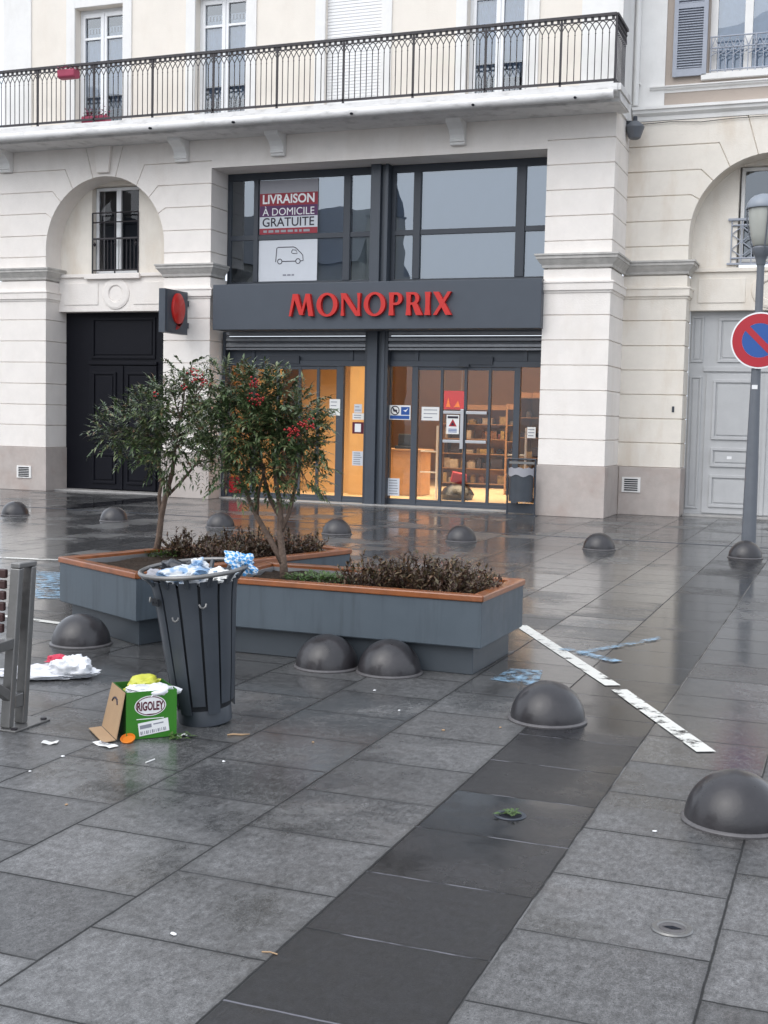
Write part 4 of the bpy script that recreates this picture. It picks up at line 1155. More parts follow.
def neighbour_window(z0, z1):
    f = MB(); a, b = RC - 1.12, RC + 1.1; y = YR + .16
    for x0, x1 in ((a, a + .12), (b - .12, b), (RC - .57, RC - .44), (RC + .42, RC + .55)): f.box(x0, x1, y, y + .07, z0, z1)
    f.box(a + .12, b - .12, y + .005, y + .065, z0, z0 + .08)
    win = f.build('window', M['trim'], Bn, bevel=.004)
    p = MB(); p.face([(a, y + .04, z0), (b, y + .04, z0), (b, y + .04, z1), (a, y + .04, z1)]); p.build('pane', M['glass'], win)
    d = MB(); d.face([(a, y + .18, z0), (b, y + .18, z0), (b, y + .18, z1), (a, y + .18, z1)]); d.build('net_curtain', M['net'], win)
    s_ = MB(); s_.box(a - .1, b + .1, YR - .06, YR + .155, z0 - .10, z0 - .001); s_.build('sill', M['trim'], win, bevel=.006)
    r_ = MB(); yr = YR + .03
    for z in (z0 + .06, z0 + .42, z0 + .60): r_.tube([(a + .02, yr, z), (b - .02, yr, z)], .013, 6)
    n_ = 18
    for i in range(n_ + 1):
        x = a + .04 + (b - a - .08) * i / n_
        r_.tube([(x, yr, z0 + .02), (x, yr, z0 + (.60 if i % 6 == 0 else .42))], .012 if i % 6 == 0 else .009, 5)
        if i < n_:
            x2 = a + .04 + (b - a - .08) * (i + 1) / n_
            r_.tube([(x, yr, z0 + .42), ((x + x2) / 2, yr, z0 + .58), (x2, yr, z0 + .42)], .012, 5)
            r_.tube([(x, yr, z0 + .30), (x2, yr, z0 + .36), (x, yr, z0 + .38)], .012, 5)
    r_.build('guard_rail', M['lshutter'], win)
    for s in (-1, 1):
        x0, x1 = (a - .57, a - .02) if s < 0 else (b + .02, b + .57)
        h_ = MB(); y1 = YR - .015; y0 = YR - .06
        h_.box(x0, x0 + .07, y0, y1, z0 - .02, z1); h_.box(x1 - .07, x1, y0, y1, z0 - .02, z1)
        for za, zb in ((z0 - .02, z0 + .10), (z0 + 1.08, z0 + 1.16), (z1 - .1, z1)): h_.box(x0 + .07, x1 - .07, y0, y1, za, zb)
        z = z0 + .115
        while z < z1 - .12:
            if not (z0 + 1.04 < z < z0 + 1.16): h_.prism([(x0 + .07, y0 + .004, z), (x0 + .07, y1 - .004, z + .03), (x0 + .07, y1 - .004, z + .038), (x0 + .07, y0 + .004, z + .008)], (x1 - x0 - .14, 0, 0))
            z += .042
        h_.box(x0 + .07, x1 - .07, y1 - .003, y1 + .001, z0 + .1, z1 - .1)
        h_.build('louvred_shutter', M['lshutter'], win, recalc=True)
neighbour_window(7.38, 9.6); neighbour_window(10.3, 12.0)
# grey panelled door
gd = MB(); gd.box(RC - RR, RC + RR, YB + .10, YB + .16, .03, 3.56)
gdo = gd.build('double_door', M['greydoor'], Bn)
y = YB + .10
c = MB()
for s in (-1, 1):
    x0, x1 = (RC - RR + .03, RC - RR + .24) if s < 0 else (RC + RR - .24, RC + RR - .03)
    moulded(c, x0, x1, y, .12, 2.42, .035, .02); moulded(c, x0, x1, y, 2.66, 3.45, .035, .02)
moulded(c, RC - .83, RC - .04, y, 2.66, 3.42, .05, .025); moulded(c, RC + .04, RC + .83, y, 2.66, 3.42, .05, .025)
c.box(RC - RR + .26, RC + RR - .26, y - .035, y - .001, 2.50, 2.58)
c.build('door_surround', M['greydoor'], gdo, bevel=.005)
for s in (-1, 1):
    c = MB(); x0, x1 = (RC - 1.0, RC - .012) if s < 0 else (RC + .012, RC + 1.0)
    c.box(x0, x1, y - .03, y - .001, .05, 2.46)
    for z0, z1 in ((.16, .72), (.86, 1.19), (1.33, 2.36)): moulded(c, x0 + .12, x1 - .12, y - .03, z0, z1, .05, .03)
    c.build('door_leaf', M['greydoor'], gdo, bevel=.005)
c = MB(); c.box(RC - .03, RC + .03, y - .055, y - .031, .05, 2.46); c.build('cover_strip', M['greydoor'], gdo)
c = MB(); c.lathe([(0, .05), (.03, .045), (.035, .03), (.02, .01), (.02, 0)], seg=12, mtx=Matrix.Translation((RC - .12, y - .031, 1.06)) @ Matrix.Rotation(PI / 2, 4, 'X')); c.build('door_knob', M['trim'], gdo, smooth=True)
c = MB(); c.box(-.04, .04, 0, .006, -.025, .025); c.bm.transform(Matrix.Translation((RC - .56, y - .055, 1.02))); c.build('letter_plate', M['signwhite'], gdo)
th = MB(); th.box(RC - RR + .03, RC + RR - .03, YB - .25, YB + .16, 0, .03); th.build('threshold', M['stone_pale'], Bn, bevel=.004)
bt = MB(); bt.box(-2.99, -2.95, YR - .012, YR, 1.78, 1.88); bt.build('bell_push', M['frame_d'], Bn, bevel=.004)
# downpipe in the corner, part of the neighbour
dpv = MB(); dpv.tube([(-3.78, YR - .08, 6.92), (-3.78, YR - .08, 12.8)], .045, 12); dpv.box(-3.83, -3.72, YR - .09, YR - .01, 7.28, 7.31)
dpv.build('downpipe', M['trim'], Bn, smooth=True)

wl = thing('wall_lamp', 'small grey wall lamp in the corner below the right end of the balcony', 'lamp', (-3.72, 21.2, 6.3))
f = MB(); f.lathe([(0, .27), (.07, .27), (.09, .25), (.15, .20), (.16, .17), (.15, .14), (.10, .0), (.07, -.02), (0, -.02)], c=(-3.74, 21.2, 6.34), seg=16); f.build('lamp_head', M['pole'], wl, smooth=35)
f = MB(); f.box(-3.88, -3.72, 21.16, 21.24, 6.56, 6.62); f.lathe([(0, .12), (.035, .11), (.04, 0), (0, 0)], c=(-3.74, 21.2, 6.585), seg=10); f.build('bracket', M['frame_d'], wl)
cb = MB()
pts = [(-3.70 + .5 * i, YR - .03, 6.62 + (.02 * math.sin(i * 2.2)) - .0) for i in range(14)]
cb.tube(pts, .006, 5); single(cb, 'power_cable', M['cable'], 'thin dark cable along the ledge of the neighbouring building', 'cable')

# flower boxes
def flower_box(name, label, x, y, z, wd, hang):
    t = thing(name, label, 'flower box', (x, y, z), group='flower boxes on the balcony')
    f = MB()
    pr = [(-.06, 0), (-.095, .03), (-.105, .13), (-.09, .155), (.09, .155), (.105, .13), (.095, .03), (.06, 0)]
    f.prism([(x - wd / 2, y + a, z + b) for a, b in pr], (wd, 0, 0)); f.build('trough', M['pink'], t, bevel=.015, recalc=True)
    f = MB(); r_ = random.Random(int(abs(x) * 100))
    for i in range(140):
        p = Vector((x + r_.uniform(-.5, .5) * wd, y + r_.uniform(-.12, .12), z + .15 + r_.uniform(-.02, .10 if hang else .22) * r_.random()))
        a = r_.uniform(0, 6.3); s_ = r_.uniform(.015, .035)
        u = Vector((math.cos(a), math.sin(a), r_.uniform(-.5, .8))) * s_; v = Vector((-math.sin(a), math.cos(a), r_.uniform(-.3, .6))) * s_
        f.face([p, p + u, p + u + v, p + v])
    f.build('flowers', M['flower'], t)
M['flower'] = leaf_mat('pink_flower_leaves', [(0, (.30, .03, .10)), (.5, (.42, .06, .16)), (.75, (.09, .12, .04)), (1, (.2, .03, .05))], .6)
flower_box('flower_box', 'pink flower box hooked on the balcony handrail at the left window', -13.70, YRAIL - .14, 7.585, .36, True)
flower_box('flower_box', 'pink flower box standing on the balcony floor below the left window', -13.30, YRAIL - .02 + .17, 6.80, .52, False)

# ------------------------------------------------------------------ dome bollards
def make_dome(label):
    t = thing('dome_bollard', label, 'bollard', (0, 0, 0), group='dome bollards on the square')
    prof = [(.197, .012)] + [(.197 * math.cos(R(a)), .012 + .198 * math.sin(R(a)) * (1 + .0 * a)) for a in range(6, 90, 6)] + [(0, .212)]
    f = MB(); f.lathe(prof, seg=48); f.build('dome', M['dome'], t, local=True, smooth='all')
    f = MB(); f.lathe([(.190, .0), (.208, .0), (.210, .008), (.203, .016), (.192, .018)], seg=48); f.build('base_ring', M['dome_ring'], t, local=True, smooth=50)
    return t
domes = [
 (-1.47, 6.36, 'dome bollard on the dark paving strip, alone in front of the white line'),
 (-.39, 5.03, 'nearest and largest dome bollard, at the right edge'),
 (-3.07, 7.10, 'dome bollard touching the near planter base, left one of that pair'),
 (-2.655, 7.12, 'dome bollard at the near planter, right one of that pair'),
 (-4.87, 7.05, 'dome bollard between the metal bench and the rear planter'),
 (-11.77, 15.33, 'far dome bollard at the left edge, before the pier left of the black door'),
 (-10.035, 15.33, 'far dome bollard in front of the black carriage door'),
 (-8.29, 15.33, 'far dome bollard half hidden behind the rear planter plants'),
 (-6.52, 15.33, 'far dome bollard in front of the steel post, right of the berry tree trunk'),
 (-4.76, 15.33, 'far dome bollard in front of the right sliding door'),
 (-2.96, 15.33, 'far dome bollard in front of the pier with the vent'),
 (-1.20, 15.33, 'far dome bollard at the foot of the street lamp'),
]
proto = make_dome(domes[0][2])
for i, (x, y_, lb) in enumerate(domes):
    o = proto if i == 0 else copy_tree(proto)
    o.location = (x, y_, 0); o.rotation_euler = (0, 0, i * 1.3); o['label'] = lb

# ------------------------------------------------------------------ street lamp and parking sign
PX, PY = -1.19, 15.60
t = thing('street_lamp', 'tall grey street lamp post with a frosted bowl and rounded cap', 'street lamp', (PX, PY, 0))
f = MB(); f.lathe([(.0, 0), (.12, 0), (.12, .02), (.088, .03), (.086, .25), (.078, 1.0), (.06, 2.0), (.046, 2.9), (.044, 3.62), (0, 3.62)], c=(PX, PY, 0), seg=24); f.build('pole', M['pole'], t, smooth=30)
f = MB(); f.lathe([(.05, 3.50), (.055, 3.52), (.06, 3.56), (.075, 3.60), (.10, 3.64), (.105, 3.70), (.095, 3.72), (.0, 3.73)], c=(PX, PY, 0), seg=24); f.build('collar', M['pole'], t, smooth=30)
f = MB(); f.lathe([(.09, 3.725), (.105, 3.74), (.135, 3.85), (.158, 4.0), (.168, 4.12), (.166, 4.17), (0, 4.175)], c=(PX, PY, 0), seg=32); f.build('lamp_bowl', M['lampglass'], t, smooth=40)
f = MB(); f.lathe([(.17, 4.165), (.196, 4.165), (.20, 4.18), (.19, 4.22), (.16, 4.275), (.11, 4.315), (.05, 4.335), (0, 4.34)], c=(PX, PY, 0), seg=32); cap = f.build('lamp_cap', M['lampcap'], t, smooth=40)
f = MB()
for a in (.9, 3.04, 5.1):
    x, y_ = math.cos(a), math.sin(a)
    f.tube([(PX + .10 * x, PY + .10 * y_, 3.66), (PX + .15 * x, PY + .15 * y_, 3.86), (PX + .185 * x, PY + .185 * y_, 4.05), (PX + .19 * x, PY + .19 * y_, 4.17)], .009, 6)
f.build('cage_arm', M['pole'], t)
f = MB(); f.box(PX - .035, PX + .03, PY - .065, PY - .058, 2.02, 2.07); single(f, 'sticker', M['labelw'], 'tiny white sticker on the street lamp pole below the round sign', 'sticker')
# no parking sign
sx, sy, sz = PX + .03, PY - .08, 2.60
t = thing('no_parking_sign', 'round red and blue no parking sign with one diagonal bar, on the street lamp pole', 'road sign', (sx, sy, sz), (0, 0, R(-4)))
RX = Matrix.Rotation(PI / 2, 4, 'X')
f = MB(); f.lathe([(0, -.022), (.330, -.022), (.336, -.012), (.336, .0), (.328, .0), (0, .0)], seg=56, mtx=RX); f.build('plate', M['signwhite'], t, local=True)
f = MB(); f.lathe([(.205, .0025), (.318, .0025)], seg=56, mtx=RX)
for sgn_ in (1,):
    a = R(-45); d = Vector((math.cos(a), 0, math.sin(a))); n = Vector((-d.z, 0, d.x)) * .036
    f.prism([d * -.21 - n + Vector((0, -.006, 0)), d * .21 - n + Vector((0, -.006, 0)), d * .21 + n + Vector((0, -.006, 0)), d * -.21 + n + Vector((0, -.006, 0))], (0, .002, 0))
f.build('red_border', M['signred'], t, local=True, recalc=False)
f = MB(); f.lathe([(0, .002), (.204, .002)], seg=56, mtx=RX); f.build('blue_field', M['blue'], t, local=True)
f = MB(); f.box(-.09, .09, .024, .05, -.13, -.09); f.box(-.09, .09, .024, .05, .09, .13); f.build('clamp', M['signback'], t, local=True)

# ------------------------------------------------------------------ planters
def planter(name, label, corners, parentloc, zt=.51, zb=.185, rim=.085, inset=.07):
    """corners: 4 (x,y) counter-clockwise, outer edge of the rim"""
    t = thing(name, label, 'planter', parentloc, group='planters on the square')
    P = [Vector((x, y, 0)) for x, y in corners]
    def off(d):
        out = []
        for i in range(4):
            e0 = (P[i] - P[i - 1]).normalized(); e1 = (P[(i + 1) % 4] - P[i]).normalized()
            m0 = Vector((-e0.y, e0.x, 0)); m1 = Vector((-e1.y, e1.x, 0)); c_ = m0.dot(m1)
            k = d / (1 + c_); out.append(P[i] + (m0 + m1) * k)
        return out
    Z = lambda p, z: Vector((p.x, p.y, z))
    f = MB(); o1 = off(.012); i1 = off(.03)
    for i in range(4):
        j = (i + 1) % 4
        f.prism([Z(o1[i], zb), Z(o1[j], zb), Z(i1[j], zb), Z(i1[i], zb)], (0, 0, zt - .042 - zb))
    f.prism([Z(p, zb - .006) for p in off(.02)], (0, 0, .005))
    f.build('body', M['planter'], t, recalc=True, bevel=.004)
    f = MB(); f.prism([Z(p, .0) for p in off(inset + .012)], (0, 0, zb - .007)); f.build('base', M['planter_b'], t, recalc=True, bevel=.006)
    ri = off(rim)
    for i in range(4):
        j = (i + 1) % 4
        e = (P[j] - P[i]).normalized() * .002
        f = MB(); f.prism([Z(P[i] + e, zt - .04), Z(P[j] - e, zt - .04), Z(ri[j] - e, zt - .04), Z(ri[i] + e, zt - .04)], (0, 0, .04))
        f.build('rim_board', M['wood'], t, recalc=True, bevel=.007)
    f = MB(); l0 = off(rim + .003); l1 = off(rim + .018)
    for i in range(4):
        j = (i + 1) % 4
        f.prism([Z(l0[i], zt - .10), Z(l0[j], zt - .10), Z(l1[j], zt - .10), Z(l1[i], zt - .10)], (0, 0, .075))
    f.build('inner_lip', M['alu'], t, recalc=True)
    # soil, gently uneven
    s = MB(); q = off(rim + .02); n = 16; V = {}
    for a in range(n + 1):
        for b in range(n + 1):
            u, v = a / n, b / n
            p = (q[0] * (1 - u) + q[1] * u) * (1 - v) + (q[3] * (1 - u) + q[2] * u) * v
            V[a, b] = s.bm.verts.new((p.x, p.y, zt - .055 + rng.uniform(-.012, .018)))
    for a in range(n):
        for b in range(n): s.bm.faces.new((V[a, b], V[a + 1, b], V[a + 1, b + 1], V[a, b + 1]))
    s.build('soil', M['soil'], t, smooth='all')
    return t
planter('planter', 'near grey planter with orange wood rim, in front of the bollard pair', [(-4.0, 7.20), (-2.085, 7.20), (-2.065, 8.15), (-4.02, 8.15)], (-3, 7.7, 0))
A_ = Vector((-5.45, 7.59)); B_ = Vector((-4.45, 7.06)); C_ = Vector((-3.80, 9.27)); D_ = A_ + (C_ - B_)
planter('planter', 'rear grey planter set at an angle, half hidden behind the litter bin', [tuple(A_), tuple(B_), tuple(C_), tuple(D_)], (-4.6, 8.2, 0))

# ------------------------------------------------------------------ plants
LEAF_G = leaf_mat('nandina_leaves', [(0, (.030, .055, .022)), (.4, (.060, .098, .038)), (.72, (.105, .145, .060)), (.92, (.16, .185, .085)), (1, (.20, .10, .06))], .30)
LEAF_B = leaf_mat('shrub_brown_leaves', [(0, (.036, .018, .013)), (.35, (.080, .040, .026)), (.62, (.070, .058, .026)), (.82, (.12, .085, .04)), (1, (.16, .085, .05))], .45)
LEAF_H = leaf_mat('herb_leaves', [(0, (.04, .085, .02)), (.6, (.07, .13, .03)), (1, (.11, .17, .05))], .45)
M['berry'] = mat('red_berries', (.36, .012, .015), .3, .5, .2, 40)

def leaflet(bm, p, d, n, ln, wd, curl=.25):
    """lance-shaped leaf of four faces, folded along the midrib and curled at the tip"""
    d = d.normalized(); s_ = d.cross(n)
    if s_.length < 1e-4: s_ = d.orthogonal()
    s_.normalize(); n = s_.cross(d)
    a = bm.verts.new(p); m1 = bm.verts.new(p + d * ln * .5 + n * ln * .02); tip = bm.verts.new(p + d * ln - n * ln * curl)
    l = bm.verts.new(p + d * ln * .42 + s_ * wd * .5 + n * wd * .22); r = bm.verts.new(p + d * ln * .42 - s_ * wd * .5 + n * wd * .22)
    bm.faces.new((a, m1, l)); bm.faces.new((a, r, m1)); bm.faces.new((l, m1, tip)); bm.faces.new((m1, r, tip))

def rv(r_, k=1.0):
    while True:
        v = Vector((r_.uniform(-1, 1), r_.uniform(-1, 1), r_.uniform(-1, 1)))
        if .01 < v.length < 1: return v * k

def nandina(label, base, stems, clumps, berries, seed, dens):
    r_ = random.Random(seed)
    t = thing('berry_tree', label, 'tree', base, group='berry trees in the planters')
    f = MB()
    for pts, rs in stems: f.tube([Vector(p) for p in pts], rs, 8)
    # twigs from the stems into the clumps
    tips = []
    for c, rad in clumps:
        c = Vector(c)
        tops = [Vector(s[0][-1]) for s in stems] + [Vector(s[0][-2]) for s in stems]
        src = min(tops, key=lambda q: (q - c).length)
        mid = src.lerp(c, .5) + rv(r_, .04)
        f.tube([src, mid, c], [.009, .006, .003], 6)
        for k in range(7):
            e = c + rv(r_, rad * .9)
            f.tube([mid.lerp(c, r_.random()), c.lerp(e, .5) + rv(r_, .02), e], [.004, .003, .0015], 5)
    f.build('trunk', M['bark'], t, smooth='all')
    cr = MB(); bm = cr.bm
    for c, rad in clumps:
        c = Vector(c)
        for k in range(int(dens * (rad / .2) ** 2.3)):
            v = rv(r_); v = v.normalized() * (v.length ** .55)
            o = c + Vector((v.x * rad * .98, v.y * rad * 1.2, v.z * rad * .84))
            ax = (v.normalized() * .8 + rv(r_, .8) + Vector((0, 0, .32))).normalized()
            ln = r_.uniform(.09, .17)
            nn = 5 if ln < .12 else 7
            up = Vector((0, 0, 1)) + rv(r_, .35)
            sd = ax.cross(up)
            if sd.length < .05: continue
            sd.normalize()
            sz = r_.uniform(.85, 1.25)
            for i in range(nn):
                u = (i + .6) / nn
                p = o + ax * ln * u - Vector((0, 0, .03)) * u * u
                for s in (-1, 1):
                    d = ax * .75 + sd * s * .9 + rv(r_, .35) - Vector((0, 0, .04))
                    leaflet(bm, p, d, up, .052 * sz * r_.uniform(.8, 1.15), .0165 * sz, r_.uniform(.05, .35))
            leaflet(bm, o + ax * ln - Vector((0, 0, .03)), ax, up, .055 * sz, .015 * sz)
    cr.build('crown', LEAF_G, t)
    if berries:
        for c, rad in berries:
            b = MB()
            for k in range(int(22 * (rad / .045) ** 2)):
                v = rv(r_); p = Vector(c) + Vector((v.x * rad * 1.2, v.y * rad, v.z * rad * 1.1))
                bmesh.ops.create_icosphere(b.bm, subdivisions=1, radius=r_.uniform(.006, .0085), matrix=Matrix.Translation(p))
            b.build('berry_cluster', M['berry'], t, smooth='all')
    return t
nandina('berry tree with a single thin trunk, standing in the rear planter', (-5.16, 8.47, .45),
  [([(-5.16, 8.47, .44), (-5.11, 8.44, .60), (-5.08, 8.42, .76), (-5.02, 8.38, .92), (-4.93, 8.33, 1.12), (-4.88, 8.28, 1.30), (-4.80, 8.22, 1.55)], [.032, .026, .024, .021, .017, .013, .008]),
   ([(-5.08, 8.42, .76), (-5.10, 8.42, .92), (-5.06, 8.40, 1.08), (-5.10, 8.36, 1.26), (-5.15, 8.33, 1.40)], [.018, .016, .013, .010, .006]),
   ([(-5.02, 8.38, .92), (-4.90, 8.42, 1.05), (-4.76, 8.44, 1.22), (-4.70, 8.44, 1.45)], [.013, .011, .009, .005])],
  [((-5.42, 8.34, 1.43), .15), ((-5.22, 8.35, 1.52), .18), ((-4.99, 8.32, 1.62), .19), ((-4.78, 8.28, 1.66), .17), ((-5.10, 8.38, 1.36), .19), ((-4.85, 8.34, 1.42), .20),
   ((-4.78, 8.25, 1.87), .10), ((-4.66, 8.25, 1.78), .10), ((-4.65, 8.28, 1.50), .13), ((-4.95, 8.30, 1.26), .15), ((-4.68, 8.28, 1.20), .10), ((-5.28, 8.36, 1.33), .12), ((-4.90, 8.28, 1.76), .11)],
  [((-4.50, 7.92, 1.86), .055), ((-4.42, 7.92, 1.80), .038), ((-4.60, 7.92, 1.78), .028), ((-4.86, 7.95, 1.72), .022)], 11, 84)
nandina('bushy berry tree with several stems, standing in the near planter', (-3.66, 7.70, .45),
  [([(-3.66, 7.70, .44), (-3.67, 7.69, .60), (-3.69, 7.68, .76), (-3.68, 7.66, .94), (-3.70, 7.62, 1.14), (-3.72, 7.60, 1.34)], [.034, .026, .024, .021, .016, .010]),
   ([(-3.67, 7.69, .56), (-3.75, 7.68, .70), (-3.86, 7.66, .88), (-3.94, 7.63, 1.06), (-4.02, 7.60, 1.30)], [.024, .021, .018, .014, .008]),
   ([(-3.69, 7.68, .76), (-3.62, 7.68, .92), (-3.57, 7.66, 1.10), (-3.52, 7.64, 1.32)], [.016, .015, .012, .007]),
   ([(-3.68, 7.68, .86), (-3.76, 7.66, 1.0), (-3.80, 7.64, 1.16), (-3.84, 7.62, 1.4)], [.015, .013, .011, .007]),
   ([(-3.86, 7.66, .88), (-3.84, 7.64, 1.05), (-3.78, 7.62, 1.22)], [.013, .011, .007])],
  [((-4.10, 7.62, 1.73), .14), ((-3.93, 7.60, 1.74), .16), ((-3.78, 7.62, 1.71), .17), ((-3.60, 7.62, 1.58), .17), ((-3.53, 7.58, 1.50), .14), ((-3.98, 7.6, 1.50), .22), ((-3.78, 7.56, 1.50), .22),
   ((-3.62, 7.6, 1.36), .20), ((-4.05, 7.62, 1.28), .17), ((-3.42, 7.58, 1.41), .08), ((-3.50, 7.6, 1.20), .14), ((-3.80, 7.58, 1.24), .18), ((-4.16, 7.6, 1.46), .14), ((-3.66, 7.62, 1.80), .08), ((-4.0, 7.6, 1.12), .10)],
  [((-3.75, 7.36, 1.79), .042), ((-3.72, 7.34, 1.69), .048), ((-3.44, 7.32, 1.47), .048), ((-3.34, 7.36, 1.53), .040), ((-3.39, 7.34, 1.51), .032)], 23, 100)

def low_shrub(label, x, y, rx, ry, h, seed, n=60, z=.455):
    r_ = random.Random(seed)
    t = thing('low_shrub', label, 'shrub', (x, y, z), group='low brown shrubs in the planters')
    st = MB(); lf = MB()
    for i in range(n):
        a = r_.uniform(0, 2 * PI); q = math.sqrt(r_.random())
        b = Vector((x + rx * q * math.cos(a) * .75, y + ry * q * math.sin(a) * .75, z))
        lean = Vector((math.cos(a) * .5 * q + r_.uniform(-.6, .8), math.sin(a) * .4 * q + r_.uniform(-.5, .5), 1)).normalized()
        ln = h * r_.uniform(.35, 1.05) * (1.35 if r_.random() < .10 else 1) * (1 - .30 * q)
        e = b + lean * ln; m_ = b.lerp(e, .5) + rv(r_, .015)
        st.tube([b, m_, e], [.0032, .0025, .001], 4)
        k = int(ln / .013)
        for j in range(k):
            u = .2 + .8 * (j + r_.random()) / k
            p = b.lerp(m_, min(1, u * 2)) if u < .5 else m_.lerp(e, u * 2 - 1)
            d = rv(r_).normalized() + lean * .7
            leaflet(lf.bm, p, d, Vector((0, 0, 1)) + rv(r_, .4), r_.uniform(.026, .056), r_.uniform(.011, .021), r_.uniform(-.1, .35))
    st.build('stems', M['twig'], t); lf.build('foliage', LEAF_B, t)
low_shrub('low brown shrub in the near planter, nearest its left side beside the green herbs', -2.98, 7.70, .30, .30, .21, 1, 130)
low_shrub('low brown shrub in the middle of the near planter plants, tallest there', -2.68, 7.74, .32, .28, .25, 2, 150)
low_shrub('low brown shrub at the right end of the near planter', -2.37, 7.66, .29, .30, .18, 3, 130)
low_shrub('dark low shrub at the back right corner of the near planter', -2.46, 7.90, .28, .17, .21, 4, 80)
low_shrub('low brown shrub in the rear planter beside the thin trunk', -4.88, 8.55, .26, .26, .24, 5, 110)
low_shrub('low brown shrub in the rear planter behind the bushy tree trunk', -4.55, 8.85, .30, .26, .27, 6, 130)
low_shrub('low brown shrub at the far right end of the rear planter', -4.2, 9.05, .28, .24, .22, 7, 120)
low_shrub('dark low shrub in the rear planter between bin and bushy trunk', -4.45, 8.35, .24, .24, .20, 8, 80)
def herbs(label, x, y, rx, ry, seed, n, z=.46):
    r_ = random.Random(seed); lf = MB()
    for i in range(n):
        a = r_.uniform(0, 2 * PI); q = math.sqrt(r_.random())
        p = Vector((rx * q * math.cos(a), ry * q * math.sin(a), r_.uniform(0, .035)))
        d = Vector((math.cos(a + r_.uniform(-1, 1)), math.sin(a + r_.uniform(-1, 1)), r_.uniform(.1, 1.1)))
        leaflet(lf.bm, p, d, Vector((0, 0, 1)), r_.uniform(.02, .045), r_.uniform(.012, .022), r_.uniform(0, .3))
    o = single(lf, 'weed_patch', LEAF_H, label, 'weeds', 'green weeds in the planters', loc=(x, y, z))
herbs('green weeds between the bushy trunk and the brown shrubs of the near planter', -3.38, 7.66, .24, .20, 2, 420)
herbs('green weeds around the thin trunk in the rear planter', -5.06, 8.42, .16, .16, 3, 260)

# ------------------------------------------------------------------ litter bin and rubbish
bt_ = Vector((-3.075, 5.55, 0))
BN = thing('litter_bin', 'tall tapered dark grey slatted litter bin, overfull and leaning', 'litter bin', bt_, (R(4.6), R(-3.1), 0))
r0, r1 = .156, .214
f = MB(); f.lathe([(0, .002), (.130, .002), (.138, .01), (.138, .085), (.130, .10), (0, .10)], seg=40); f.build('base_ring', M['bin'], BN, local=True, smooth=40)
f = MB(); f.lathe([(.138, .09), (.142, .12), (.205, .74)], seg=40); f.lathe([(.140, .11), (0, .11)], seg=40); f.lathe([(0, .66), (.198, .66)], seg=40); f.build('liner', M['bin_in'], BN, local=True, smooth=40)
ns = 13
for k in range(ns):
    f = MB(); a0 = 2 * PI * (k + .07) / ns; a1 = 2 * PI * (k + .93) / ns; nn = 5
    zb = .075 if k % 2 else .12
    rows = []
    for z, rad in ((zb, r0), (.30, r0 + (r1 - r0) * .33), (.55, r0 + (r1 - r0) * .70), (.68, r0 + (r1 - r0) * .93), (.735, r1 + .006), (.765, r1 + .014)):
        rows.append(([Vector((rad * math.cos(a0 + (a1 - a0) * i / nn), rad * math.sin(a0 + (a1 - a0) * i / nn), z)) for i in range(nn + 1)],
                     [Vector(((rad - .006) * math.cos(a0 + (a1 - a0) * i / nn), (rad - .006) * math.sin(a0 + (a1 - a0) * i / nn), z)) for i in range(nn + 1)]))
    vo = [[f.bm.verts.new(p) for p in a] for a, b in rows]; vi = [[f.bm.verts.new(p) for p in b] for a, b in rows]
    for i in range(len(rows) - 1):
        for j in range(nn):
            f.bm.faces.new((vo[i][j], vo[i][j + 1], vo[i + 1][j + 1], vo[i + 1][j])); f.bm.faces.new((vi[i][j + 1], vi[i][j], vi[i + 1][j], vi[i + 1][j + 1]))
        f.bm.faces.new((vo[i][0], vo[i + 1][0], vi[i + 1][0], vi[i][0])); f.bm.faces.new((vo[i][nn], vi[i][nn], vi[i + 1][nn], vo[i + 1][nn]))
    for j in range(nn):
        f.bm.faces.new((vo[0][j + 1], vo[0][j], vi[0][j], vi[0][j + 1])); f.bm.faces.new((vo[-1][j], vo[-1][j + 1], vi[-1][j + 1], vi[-1][j]))
    f.build('stave', M['bin'], BN, local=True, smooth=35)
f = MB(); n = 48
f.tube([(.268 * math.cos(2 * PI * i / n), .268 * math.sin(2 * PI * i / n), .80) for i in range(n + 1)], .0115, 8, caps=False); f.build('rim', M['steel'], BN, local=True, smooth='all')
for k in range(ns):
    a = 2 * PI * (k + .5) / ns
    f = MB(); f.tube([(.222 * math.cos(a), .222 * math.sin(a), .745), (.245 * math.cos(a), .245 * math.sin(a), .775), (.266 * math.cos(a), .266 * math.sin(a), .797)], .013, 6)
    f.build('rim_stay', M['bin'], BN, local=True)
def hook(a, z, nm, m):
    T = Matrix.Rotation(a, 4, 'Z') @ Matrix.Translation((.2265, 0, z))
    h_ = MB(); h_.box(-.004, .008, -.03, .03, -.018, .018, T)
    for q in (-.015, .015): h_.lathe([(.006, 0), (.005, .004), (0, .005)], seg=8, mtx=T @ Matrix.Translation((.0082, q, .002)) @ Matrix.Rotation(PI / 2, 4, 'Y'))
    h_.build(nm, m, BN, local=True)
hook(R(-120), .665, 'lock_plate', M['bin_in'])
h_ = MB()
for a, z in ((R(-88), .58), (R(-140), .66), (R(-52), .64)):
    T = Matrix.Rotation(a, 4, 'Z') @ Matrix.Translation((.216, 0, z))
    h_.tube([T @ Vector((.008, -.018, .016)), T @ Vector((.014, -.012, .002)), T @ Vector((.016, 0, -.004)), T @ Vector((.014, .012, .002)), T @ Vector((.008, .018, .016))], .005, 6)
h_.build('bag_hook', M['steel'], BN, local=True)

